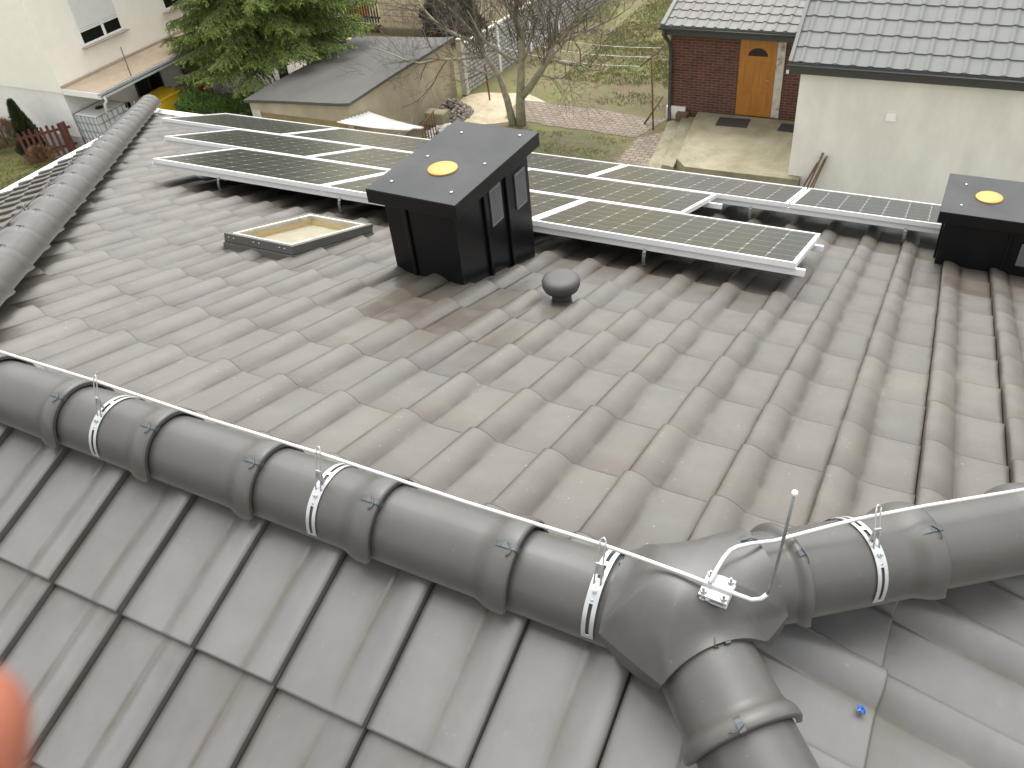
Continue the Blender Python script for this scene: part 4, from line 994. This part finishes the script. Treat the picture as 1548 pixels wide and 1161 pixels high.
b.add([(x, y, z + zt) for x, y, z in top], [(j * (n + 1) + i, j * (n + 1) + i + 1, (j + 1) * (n + 1) + i + 1, (j + 1) * (n + 1) + i) for j in range(n) for i in range(n)], True)
edge = [i for i in range(n + 1)] + [(j * (n + 1) + n) for j in range(1, n + 1)] + [(n * (n + 1) + i) for i in range(n - 1, -1, -1)] + [j * (n + 1) for j in range(n - 1, 0, -1)]
E2 = [top[i] for i in edge]; N2 = len(E2)
b.add([(x, y, z + zt) for x, y, z in E2] + [(x, y, z - .03) for x, y, z in E2], [(i, i + N2, (i + 1) % N2 + N2, (i + 1) % N2) for i in range(N2)])
b.add([(x, y, z - .028) for x, y, z in top], [(j * (n + 1) + i, (j + 1) * (n + 1) + i, (j + 1) * (n + 1) + i + 1, j * (n + 1) + i + 1) for j in range(n) for i in range(n)])
b.build('roof', 'felt', sh)
b = MB(); b.box((xb + .101, ya - .1, zB - .02), (xb + .13, yb_ + .1, zB + .0)); 
# small brown board leaning left of the shed
bd = MB(); bd.tube([(-18.3, 16.2, G + .1), (-17.85, 16.1, G + 1.25)], .035, 4); bd.tube([(-18.6, 16.1, G + .75), (-17.8, 16.05, G + 1.1)], .03, 4)
tag(bd.build('brown_timber', 'red_wood'), 'crossed brown timber pieces leaning at the left end of the shed', 'timber')

# corrugated sheet leaning by the shed wall
cs = MB(); n, mrows = 60, 10; vs = []
P00, P10, P01, P11 = Vector((-14.0, 15.55, -6.68)), Vector((-13.98, 16.95, -6.96)), Vector((-12.75, 16.95, -7.42)), Vector((-12.72, 17.62, -7.5))
for j in range(mrows + 1):
    for i in range(n + 1):
        u, v_ = i / n, j / mrows; p = (P00.lerp(P10, u)).lerp(P01.lerp(P11, u), v_); p.z += .022 * math.sin(u * n * .9) - .18 * v_ * (1 - v_) + .06 * math.sin(u * 4 + 1) * v_; vs.append(p)
cs.add(vs, [(j * (n + 1) + i, j * (n + 1) + i + 1, (j + 1) * (n + 1) + i + 1, (j + 1) * (n + 1) + i) for j in range(mrows) for i in range(n)], True)
tag(cs.build('corrugated_sheet', 'sheet'), 'crumpled white corrugated sheet lying against the stained shed wall', 'sheet')
cr = thing('iron_rack', 'low rusty iron bar rack at the end of the white corrugated sheet', 'rack', (-13.2, 18.4, G))
for i in range(6):
    b = MB(); y = 17.9 + .14 * i; b.tube([(-13.0, y, G), (-13.0, y, G + .62 + .03 * i)], .016, 6); b.build('bar', 'rust', cr)
b = MB(); b.tube([(-13.0, 17.85, G + .62), (-13.0, 18.65, G + .78)], .02, 6); b.build('top_bar', 'rust', cr)

def rubble(name, label, cx, cy, rx, ry, h, n, sz, m, seed):
    r = random.Random(seed); o = thing(name, label, 'stone pile', (cx, cy, G)); mb = MB(); ico = bmesh.new(); bmesh.ops.create_icosphere(ico, subdivisions=1, radius=1)
    ico.verts.index_update(); iv = [v.co.copy() for v in ico.verts]; fi = [[v.index for v in f.verts] for f in ico.faces]; ico.free()
    for i in range(n):
        a = r.uniform(0, 2 * PI); q = math.sqrt(r.random()); z = h * (1 - q) * r.uniform(.6, 1) ; s = sz * r.uniform(.5, 1.3)
        T = Tr(cx + rx * q * math.cos(a), cy + ry * q * math.sin(a), G + z) @ Matrix.Rotation(r.uniform(0, 6), 4, Vector((r.random() + .01, r.random(), r.random())))
        mb.add([(v.x * s * r.uniform(.8, 1.2), v.y * s * .8 * r.uniform(.8, 1.2), v.z * s * .6) for v in iv], fi, False, T=T)
    po = mb.build('stones', m, o); po['kind'] = 'stuff'; return o
rubble('stone_pile', 'pile of grey-brown stones at the foot of the concrete fence', -13.35, 20.1, .62, .75, .55, 420, .075, 'stones', 2)
rubble('rubble_heap', 'heap of pale rubble beside the iron rack', -12.75, 18.9, .7, .6, .25, 200, .09, 'pale_stones', 3)
lg = MB(); lg.box((-13.75, 19.2, G), (-13.1, 19.6, G + .42), bev=.04); tag(lg.build('stone_block', 'concrete_old'), 'old concrete block between the stone pile and the shed wall', 'block')
rubble('scattered_stones', 'scattered pale stones on the ground beneath the spruce', -18.9, 19.8, 1.0, 2.2, .15, 420, .085, 'pale_stones', 6)

# ------------------------------------------------------------------ concrete panel fence, posts, block wall, green gate
fe = thing('concrete_fence', 'concrete fence of stone-patterned panels running back behind the bare tree', 'fence', (-13.5, 21.3, G))
F0, F1 = Vector((-13.72, 21.75, G)), Vector((-12.85, 31.5, G)); D = F1 - F0; ln = D.length; D.normalize(); T = Tr(*F0) @ Rz(math.atan2(D.y, D.x) - PI / 2)
for i in range(5):
    L0 = i * 2.0
    b = MB(T); b.box((-.03, L0 + .06, 0), (.03, L0 + 1.94, 1.5)); b.build('fence_panel', 'stone_panel', fe)
    b = MB(T); b.box((-.045, L0 + .06, 1.501), (.045, L0 + 1.94, 1.56)); b.build('coping', 'render_grey', fe)
    if i: b = MB(T); b.box((-.07, L0 - .06, 0), (.07, L0 + .06, 1.62), bev=.01); b.build('fence_post', 'render_grey', fe)
b = MB(T); b.box((-.10, -.13, 0), (.10, .05, 1.75), bev=.012); b.build('fence_post', 'stone_trim', fe)
tag(MB().tube([(-12.73, 21.45, G), (-12.78, 21.45, G + 1.15)], .026, 8).build('iron_post', 'rust'), 'single rusty iron post standing in the pale sand', 'post')
bw = thing('block_wall', 'cream block wall with a jagged end behind the shed', 'wall', (-19, 26.4, G))
b = MB(); b.box((-20.05, 26.5, G), (-17.2, 26.75, G + 2.6)); b.build('blockwork', 'block', bw)
b = MB(); b.box((-20.1, 26.4, G), (-17.15, 26.499, G + .22)); b.build('footing', 'concrete_old', bw)
gf = thing('green_picket_gate', 'dark green picket gate beside the cream block wall', 'gate', (-21.3, 26.5, G))
for i in range(20):
    x = -22.6 + .127 * i; b = MB(); b.box((x, 26.48, G + .35), (x + .075, 26.5, G + 1.42 + .03 * math.sin(i * 1.7)), bev=.004); b.build('picket', 'green_paint', gf)
b = MB(); b.box((-22.65, 26.505, G + .5), (-20.08, 26.55, G + .58)); b.box((-22.65, 26.505, G + 1.1), (-20.08, 26.55, G + 1.18)); b.build('gate_rail', 'green_paint', gf)
b = MB(); b.box((-22.7, 26.45, G), (-20.08, 26.56, G + .3)); b.build('gate_sill', 'rust', gf)
og = thing('orange_barrel', 'orange plastic barrel behind the green picket gate', 'barrel', (-22.1, 27.9, G))
b = MB(Tr(-22.1, 27.9, G)); b.lathe([(.36, 0), (.40, .1), (.42, .5), (.40, .9), (.36, 1.0), (.30, 1.02), (.001, 1.02)], 24); b.build('barrel_body', 'orange', og)
b = MB(Tr(-22.1, 27.9, G)); b.lathe([(.425, .28), (.43, .3), (.425, .32)], 24); b.lathe([(.425, .68), (.43, .7), (.425, .72)], 24); b.build('barrel_hoops', 'orange', og)
wb = thing('garden_bench', 'white garden bench half hidden right of the spruce', 'bench', (-23.3, 25.6, G))
b = MB(Tr(-23.3, 25.6, G)); b.box((-.5, -.2, .42), (.5, .2, .46), bev=.01); b.build('seat', 'white', wb)
for sx in (-.4, .4): b = MB(Tr(-23.3, 25.6, G)); b.box((sx - .04, -.18, 0), (sx + .04, .18, .419)); b.build('leg', 'white', wb)
b = MB(Tr(-23.3, 25.6, G)); b.box((-.5, .2, .5), (.5, .23, .8), bev=.01); b.build('backrest', 'white', wb)

# clothes line
cp = thing('clothes_post', 'thin rusty clothesline post with a slanted cross arm at the path corner', 'post', (-7.1, 20.65, G))
b = MB(); b.tube([(-7.1, 20.65, G), (-7.19, 20.68, G + 2.0)], .024, 8); b.build('post', 'rust', cp)
b = MB(); b.tube([(-7.45, 20.5, G + 1.78), (-6.95, 20.85, G + 2.2)], .022, 6); b.build('cross_arm', 'rust', cp)
b = MB()
for q in range(3):
    s = q / 2; p = Vector((-7.45, 20.5, G + 1.8)).lerp(Vector((-6.95, 20.85, G + 2.2)), s); e_ = p + Vector((-5.6, .9, .1))
    b.tube([p.lerp(e_, i / 6) - Vector((0, 0, .22 * math.sin(PI * i / 6))) for i in range(7)], .005, 5)
b.build('washing_lines', 'white', cp)

# ------------------------------------------------------------------ bare tree
def bare_tree():
    r = random.Random(21); o = thing('bare_tree', 'leafless spreading fruit tree with three trunks in front of the concrete fence', 'tree', (-11.0, 20, G))
    tr = MB(); tw = MB(); count = [0]
    def limb(mb, pts, rad, n=8): mb.tube(pts, rad, n, cap=True)
    def grow(p, d_, L, r0, depth, upb):
        if count[0] > 300: return
        count[0] += 1
        seg = max(3, int(L / .22)); pts = [p.copy()]; rad = [r0]; q = p.copy(); dd = d_.normalized(); spots = []
        for i in range(seg):
            dd = (dd + Vector((r.gauss(0, .14), r.gauss(0, .14), r.gauss(0, .10) + upb))).normalized(); q = q + dd * (L / seg)
            if q.z > G + 5.8 or q.x > -7.7: break
            pts.append(q.copy()); rad.append(max(.0035, r0 * (1 - .72 * (i + 1) / seg))); spots.append((q.copy(), dd.copy(), rad[-1], (i + 1) / seg))
        if len(pts) < 2: return
        (tr if r0 > .028 else tw).tube(pts, rad, 7 if r0 > .028 else (4 if r0 > .009 else 3), cap=False)
        if depth <= 0: return
        for (s, sd, sr, fr) in spots:
            if fr < .22: continue
            k_ = r.random()
            nb = 1 if k_ < .6 else (2 if k_ < .92 else 0)
            if depth == 1: nb = 1 if k_ < .7 else 0
            for _ in range(nb):
                ax = sd.orthogonal().normalized(); ax.rotate(Matrix.Rotation(r.uniform(0, 2 * PI), 3, sd)); nd = (sd * r.uniform(.4, .85) + ax * r.uniform(.5, .95)).normalized()
                grow(s, nd, L * r.uniform(.42, .68), max(.004, sr * r.uniform(.38, .6)), depth - 1, r.choice((.10, .06, .015)))
    V = Vector
    # three trunks
    t1 = [V((-11.15, 19.95, G - .1)), V((-11.32, 20.0, -7.57)), V((-11.5, 20.0, -6.9)), V((-11.9, 20.0, -6.37)), V((-12.0, 20.05, -6.05))]
    t2 = [V((-10.93, 20.0, G - .1)), V((-10.9, 20.0, -7.62)), V((-10.82, 20.0, -7.04)), V((-10.77, 20.05, -6.47)), V((-10.68, 20.0, -5.83)), V((-10.85, 20.1, -5.2))]
    t3 = [V((-10.88, 20.0, -7.5)), V((-10.58, 19.97, -7.18)), V((-10.23, 19.95, -6.75)), V((-9.9, 19.95, -6.32)), V((-9.68, 19.9, -5.85))]
    tr.tube(t1, [.125, .10, .085, .07, .045], 10); tr.tube(t2, [.16, .135, .125, .10, .07, .04], 10); tr.tube(t3, [.10, .11, .095, .075, .045], 10)
    # old pollard knuckles send out long shoots
    main = [(t1[4], (-1.0, -.1, .10), 3.4, .06), (t1[3], (-.85, -.35, -.05), 3.6, .052), (t1[4], (-.3, .3, 1), 2.2, .05), (t1[4], (-.75, .2, .55), 2.8, .05), (t1[3], (-.3, -.7, .35), 2.0, .04), (t1[2], (-.75, -.55, .2), 1.9, .035),
            (t2[4], (-.6, .2, .8), 2.4, .06), (t2[5], (.1, .2, 1), 1.8, .045), (t2[4], (.35, -.3, .9), 2.2, .05), (t2[3], (-.5, -.5, .6), 2.2, .05), (t2[5], (-.5, -.2, .7), 2.0, .04), (t2[3], (.5, .5, .6), 2.2, .045),
            (t3[4], (.9, .1, .5), 2.9, .055), (t3[4], (.3, .2, 1), 2.3, .05), (t3[3], (1, -.25, .15), 2.9, .05), (t3[3], (.5, .7, .5), 2.3, .045), (t3[2], (.8, -.5, .0), 1.9, .035), (t3[4], (-.2, -.3, 1), 2.0, .04), (t3[4], (.9, .4, .2), 3.0, .045)]
    for p, d_, L, rr in main: count[0] = 0; grow(p, V(d_), L, rr, 3, .045)
    # upright water shoots from the knuckles
    for kp, n_ in ((t1[4], 22), (t1[3], 14), (t2[4], 20), (t2[5], 22), (t3[4], 26), (t3[3], 14), (t2[3], 10)):
        for _ in range(n_):
            p = kp + V((r.gauss(0, .16), r.gauss(0, .16), r.uniform(-.15, .12))); count[0] = 288
            grow(p, V((r.gauss(0, .38), r.gauss(0, .38), 1)), r.uniform(1.0, 2.3), r.uniform(.008, .015), 1, .05)
    tr.build('trunk', 'bark', o); tw.build('crown', 'twig', o)
bare_tree()

# ------------------------------------------------------------------ brick house with the oak door
bh = thing('brick_house', 'dark red brick annex with a golden oak front door, upper right', 'house', (-5, 24, G))
BX0, BX1, BY = -6.94, -2.6, 21.54
b = MB(); b.box((BX0, BY, G), (BX1, BY + 6, -5.72)); b.build('wall', 'brick', bh)
b = MB(); b.box((BX0 - .06, BY - .1, G), (BX0 + .5, BY - .001, -7.93), bev=.01); b.build('plinth', 'render_grey', bh)
dr = MB(); dr.box((-5.04, BY - .035, -8.0), (-4.08, BY - .001, -5.93), bev=.006)
do = dr.build('door', 'door', bh)
b = MB()
for x0_, x1_, z0_, z1_ in ((-4.90, -4.63, -7.82, -7.35), (-4.49, -4.22, -7.82, -7.35), (-4.90, -4.63, -7.22, -6.55), (-4.49, -4.22, -7.22, -6.55)):
    for a in ((x0_, z0_, x1_, z0_ + .018), (x0_, z1_ - .018, x1_, z1_), (x0_, z0_ + .018, x0_ + .018, z1_ - .018), (x1_ - .018, z0_ + .018, x1_, z1_ - .018)): b.box((a[0], BY - .044, a[1]), (a[2], BY - .0352, a[3]))
b.build('door_moulding', 'door', do)
b = MB(); n = 16; pl = [(-4.56 + .26 * math.cos(PI * i / n), -6.38 + .21 * math.sin(PI * i / n)) for i in range(n + 1)]
b.add([(x, BY - .037, z) for x, z in pl] + [(x, BY - .0352, z) for x, z in pl], [tuple(range(n + 1))[::-1]] + [(i, i + 1, i + n + 2, i + n + 1) for i in range(n)]); b.build('door_glass', 'glass_dark', do)
b = MB(); b.tube([(-4.17, BY - .036, -6.98), (-4.17, BY - .08, -6.98), (-4.29, BY - .085, -6.98)], .011, 8); b.build('door_handle', 'galv', do)
b = MB(); b.box((-4.075, BY - .03, -8.0), (-3.87, BY - .001, -6.15)); b.box((-4.075, BY - .03, -6.149), (-3.87, BY - .001, -5.93)); b.build('stone_jamb', 'stone_trim', bh)
b = MB(); b.box((-3.80, BY - .03, -6.78), (-3.73, BY - .001, -6.68), bev=.006); b.build('light_switch', 'white', bh)
b = MB(); b.box((-3.32, BY - .04, -7.45), (-3.0, BY - .001, -6.0)); b.build('broken_plaster', 'stone_trim', bh)
# roof: gently pitched, tiled metal sheets
MPROF = [(0, 0), (.03, .004), (.05, .017), (.068, .031), (.09, .036), (.112, .031), (.13, .017), (.15, .004), (.18, 0), (.27, .001), (.30, 0)]
MD = [0, .2, .1, 0, 0, 0, .1, .3, .05, 0, 0]
def metal_roof(name, m, parent, x0, x1, y_eave, z_eave, pitch, w_, l_, nrows, phase=0.):
    # local frame: slope runs down towards -Y
    T = Tr(0, y_eave, z_eave) @ Rz(PI) @ Rx(-pitch)
    nx = int((x1 - x0) / w_) + 2
    return tile_field(T, w_, l_, MPROF, MD, -x1 - w_ + phase, 0, nx, -l_ * (nrows - 1), nrows, [((x0, 0, 0), (-1, 0, 0)), ((x1, 0, 0), (1, 0, 0))], thick=.03, side=.006, name=name, m=m, parent=parent, lift=.026, gap_dirt=.5, jit=.0)
bp_ = math.radians(15.5)
metal_roof('roof', 'metal_roof_brown', bh, -7.06, -2.3, 21.13, -5.60, bp_, .295, .36, 16)
b = MB(Tr(0, 21.13, -5.60) @ Rx(bp_)); b.box((-7.10, -.02, -.05), (-6.99, 5.8, .05), bev=.01); b.build('verge_trim', 'metal_roof', bh)
b = MB(); b.box((-7.05, 21.18, -5.80), (-2.62, 21.53, -5.72)); b.box((-7.05, 21.15, -5.86), (-2.62, 21.179, -5.64)); b.build('soffit', 'gutter_dark', bh)
half_gutter((-7.12, 21.05, -5.63), (-2.66, 21.05, -5.63), .075, 'gutter', 'gutter_dark', bh)
b = MB(); b.tube([(-7.0, 21.07, -5.66), (-7.0, 21.10, -5.85), (-6.93, 21.40, -6.15), (-6.90, 21.45, -6.4), (-6.90, 21.45, -8.05), (-6.88, 21.38, -8.2), (-6.83, 21.25, -8.25)], .05, 12); b.build('downpipe', 'gutter_dark', bh)
# stepped porch
po = thing('porch_slab', 'mossy concrete porch slab in front of the oak door', 'porch', (-4.4, 19.8, G))
b = MB(); b.prism([(-6.05, 21.2), (-5.72, 18.48), (-5.4, 18.1), (-2.6, 18.14), (-2.6, 21.44), (-6.05, 21.44)], G, -8.0); b.build('slab', 'concrete_old', po)
b = MB(); b.prism([(-6.5, 21.4), (-6.06, 18.35), (-5.75, 18.3), (-6.09, 21.4)], G, G + .15); b.build('step', 'concrete_old', po)
b = MB(); b.prism([(-6.85, 21.3), (-6.3, 17.2), (-5.45, 16.9), (-5.4, 18.07), (-5.8, 18.28), (-6.1, 18.33), (-6.52, 21.3)], G, G + .04); b.build('apron', 'concrete_old', po)
for lab, x, y, a, sx, sy in (('dark doormat lying before the oak door', -4.95, 20.95, .06, .42, .27), ('dark doormat by the wall right of the oak door', -3.35, 20.95, -.05, .36, .24)):
    m_ = MB(Tr(x, y, -7.998) @ Rz(a)); m_.box((-sx, -sy, .002), (sx, sy, .016), bev=.004); mo = m_.build('doormat', 'mat_dark'); tag(mo, lab, 'doormat')
b = MB(); b.box((-6.66, 21.25, G + .04), (-6.32, 21.5, G + .26), bev=.02); tag(b.build('shoe_box', 'board'), 'brown box beside the downpipe and porch step', 'box')
b = MB(); b.tube([(-7.45, 20.9, G + .02), (-7.05, 21.3, G + .7)], .03, 5); tag(b.build('leaning_plank', 'board'), 'thin dark plank leaning near the downpipe', 'plank')
b = MB(); b.add([(-6.25, 17.42, G + .05), (-5.95, 17.28, G + .05), (-6.12, 17.36, G + .22), (-6.2, 17.5, G + .05)], [(0, 1, 2), (1, 3, 2), (3, 0, 2), (0, 3, 1)]); tag(b.build('slate_piece', 'black'), 'small dark slate piece upright at the front of the concrete apron', 'slate')

# ------------------------------------------------------------------ grey rendered house
gh = thing('grey_house', 'grey rendered house with a grey tiled metal roof, right edge', 'house', (2, 23, G))
GX, GY = -2.9, 18.35
b = MB(); b.box((GX, GY, G), (9, GY + 8, -5.3)); b.build('wall', 'render_grey', gh)
gp = math.radians(34)
metal_roof('roof', 'metal_roof', gh, -3.1, 9.2, 18.09, -5.20, gp, .36, .40, 15, .1)
b = MB(Tr(0, 18.09, -5.20) @ Rx(gp)); b.box((-3.15, -.03, -.06), (-3.07, 6.0, .055), bev=.008); b.build('verge_trim', 'metal_roof', gh)
b = MB(); b.box((-3.1, 18.12, -5.40), (9.2, 18.349, -5.34)); b.box((-3.1, 18.08, -5.46), (9.2, 18.119, -5.25)); b.build('soffit', 'gutter_dark', gh)
half_gutter((-3.15, 17.99, -5.22), (9.2, 17.99, -5.22), .09, 'gutter', 'gutter_dark', gh)
b = MB(); b.box((-.97, GY - .05, -6.43), (-.76, GY - .001, -6.25), bev=.008); wv = b.build('wall_vent', 'white', gh)
b = MB(); 
for i in range(5): b.box((-.945, GY - .056, -6.41 + .03 * i), (-.785, GY - .0502, -6.395 + .03 * i))
b.build('vent_slats', 'white', wv)
for i, (xb_, xt, h_, t_) in enumerate(((-2.42, -2.16, .98, .06), (-2.36, -2.10, .85, .05), (-2.54, -2.25, .72, .06), (-2.3, -2.06, .92, .045))):
    b = MB(); b.tube([(xb_, 18.0, G), (xt, 18.29, G + h_)], [t_ * .55, t_ * .5], 4, smooth=False)
    tag(b.build('leaning_board', 'board'), 'brown weathered board leaning on the left end of the grey house wall', 'board', 'boards leaning on the grey house')

# ------------------------------------------------------------------ turf tufts (nobody could count them)
r = random.Random(11); v, f, t = [], [], []
def tuft(x, y, n, hgt):
    for _ in range(n):
        p = Vector((x + r.gauss(0, .05), y + r.gauss(0, .05), G)); d_ = Vector((r.gauss(0, .5), r.gauss(0, .5), 1)).normalized(); leaf(v, f, t, p, d_, hgt * r.uniform(.5, 1.3), r.uniform(.006, .012), r, r.random())
for _ in range(9000):
    x = r.uniform(-13, -5.5); y = r.uniform(21.9, 34)
    k_ = noise.noise(Vector((x * .6, y * .6, 0))) + .35 * (x + 10) / 3 + .03 * (y - 24) - (.45 if y < 24.2 else 0)
    if k_ > .0 or r.random() < .10: tuft(x, y, 5, .07)
for _ in range(900):
    x = r.uniform(-11, -7.5); y = r.uniform(16.8, 19.8)
    if noise.noise(Vector((x * .9, y * .9, 3))) > -.05: tuft(x, y, 4, .06)
for _ in range(4200):
    x = r.uniform(-29, -23.2); y = r.uniform(9, 13.6); tuft(x, y, 4, .06)
for _ in range(7000):
    y = r.uniform(23.5, 34); x = r.uniform(-11.2, -6.2)
    if noise.noise(Vector((x * .5, y * .5, 7))) > -.12: tuft(x, y, 6, .07)
mb = MB(); mb.add(v, f, False, {'tone': t}); tag(mb.build('grass', 'grass'), kind='stuff')

# ------------------------------------------------------------------ camera, sky and sun
Rr = ((0.892362392553052, 0.4420454356369729, -0.09102303658610558), (0.2226327002469568, -0.6065861648092181, -0.7632089526731611), (-0.3925863486388508, 0.6607942626054146, -0.6397084502863815))
CAM = Vector((0.32701657, -1.24352196, 1.8748661))
cd = bpy.data.cameras.new('camera'); co = bpy.data.objects.new('camera', cd); COL.objects.link(co)
co.matrix_world = Matrix(((Rr[0][0], -Rr[1][0], -Rr[2][0], CAM.x), (Rr[0][1], -Rr[1][1], -Rr[2][1], CAM.y), (Rr[0][2], -Rr[1][2], -Rr[2][2], CAM.z), (0, 0, 0, 1)))
cd.sensor_width = 36; cd.lens = 36 * 1282.59 / 1548; cd.clip_start = .01; cd.clip_end = 2000
cd.dof.use_dof = True; cd.dof.focus_distance = 3.4; cd.dof.aperture_fstop = 14
SC.camera = co
W = bpy.data.worlds.new('World'); SC.world = W; W.use_nodes = True
nt = W.node_tree; bg = nt.nodes['Background']
sky = nt.nodes.new('ShaderNodeTexSky'); sky.sky_type = 'NISHITA'; sky.sun_disc = False
EL, AZ = math.radians(66), math.radians(-15)
sky.sun_elevation = EL; sky.sun_rotation = AZ; sky.air_density = 1.; sky.dust_density = 4.; sky.ozone_density = 1.
hs = nt.nodes.new('ShaderNodeHueSaturation'); hs.inputs['Saturation'].default_value = .07
nt.links.new(sky.outputs[0], hs.inputs['Color']); nt.links.new(hs.outputs[0], bg.inputs['Color']); bg.inputs['Strength'].default_value = .14
sd = bpy.data.lights.new('sun', 'SUN'); sd.energy = .6; sd.angle = math.radians(70); sd.color = (1, .94, .83)
so = bpy.data.objects.new('sun', sd); COL.objects.link(so)
dirv = Vector((math.sin(AZ) * math.cos(EL), math.cos(AZ) * math.cos(EL), math.sin(EL)))
so.rotation_euler = dirv.to_track_quat('Z', 'Y').to_euler()
vs = SC.view_settings; vs.view_transform = 'Standard'; vs.look = 'None'; vs.gamma = 1; vs.use_curve_mapping = False; vs.exposure = 1.58
SC.cycles.use_denoising = True

# ------------------------------------------------------------------ the photographer's hand: one fingertip reaches into the lower left corner
def hand():
    cm = co.matrix_world
    V = Vector
    J = [V((-.150, -.060, .075)), V((-.128, -.052, .050)), V((-.112, -.046, .022))]       # wrist, carpus, palm
    verts = list(J); edges = [(0, 1), (1, 2)]; rad = [.024, .024, .020]
    arm = [V((-.21, -.15, .20)), V((-.18, -.10, .135))]
    verts = arm + verts; edges = [(0, 1), (1, 2), (2, 3), (3, 4)]; rad = [.036, .030] + rad
    def finger(root, pts, rs, base=4):
        i = len(verts); verts.append(root); rad.append(rs[0] * 1.15); edges.append((base, i))
        for p, r_ in zip(pts, rs): verts.append(p); rad.append(r_); edges.append((len(verts) - 2, len(verts) - 1))
    finger(V((-.108, -.040, .012)), [V((-.102, -.046, -.020)), V((-.078, -.056, -.050)), V((-.0505, -.044, -.068)), V((-.0470, -.0302, -.0706)), V((-.0462, -.0262, -.0710)), V((-.0458, -.0235, -.0711))], [.0100, .0098, .0090, .0076, .0060, .0030])
    finger(V((-.110, -.056, .010)), [V((-.110, -.064, -.022)), V((-.092, -.074, -.050)), V((-.066, -.070, -.064)), V((-.055, -.063, -.066))], [.0100, .0096, .0088, .0070])
    finger(V((-.112, -.070, .012)), [V((-.116, -.080, -.018)), V((-.102, -.090, -.042)), V((-.080, -.090, -.056)), V((-.068, -.086, -.058))], [.0096, .0090, .0082, .0066])
    finger(V((-.114, -.082, .018)), [V((-.120, -.094, -.006)), V((-.108, -.104, -.026)), V((-.092, -.106, -.038)), V((-.082, -.104, -.040))], [.0086, .0080, .0072, .0058])
    finger(V((-.108, -.040, .046)), [V((-.090, -.028, .052)), V((-.068, -.016, .046)), V((-.050, -.010, .038))], [.0115, .0105, .0085], base=3)
    me = bpy.data.meshes.new('person'); me.from_pydata([tuple(cm @ v) for v in verts], edges, []); o = bpy.data.objects.new('person', me); COL.objects.link(o)
    md = o.modifiers.new('skin', 'SKIN'); md.use_smooth_shade = True; md.branch_smoothing = .4
    for i, sv in enumerate(me.skin_vertices[0].data): sv.radius = (rad[i], rad[i]); sv.use_root = (i == 0)
    o.modifiers.new('smooth', 'SUBSURF').levels = 3; o.modifiers['smooth'].render_levels = 3
    sm = o.modifiers.new('relax', 'SMOOTH'); sm.factor = .5; sm.iterations = 10
    me.materials.append(M['skin']); tag(o, "photographer's hand with one blurred fingertip reaching into the lower left corner", 'person')
    n = MB(cm); T = Tr(-.0470, -.0300, -.0760) @ Matrix.Rotation(PI / 2, 4, 'Z'); n.box((-.0035, -.003, -.0005), (.0035, .003, .0005), T=T, bev=.0005); n.build('fingernail', 'nail', o)
    b = MB(cm); b.tube([V((-.178, -.098, .13)), V((-.215, -.158, .21)), V((-.26, -.23, .31))], [.037, .046, .052], 20); b.build('sleeve', 'sleeve', o)
hand()
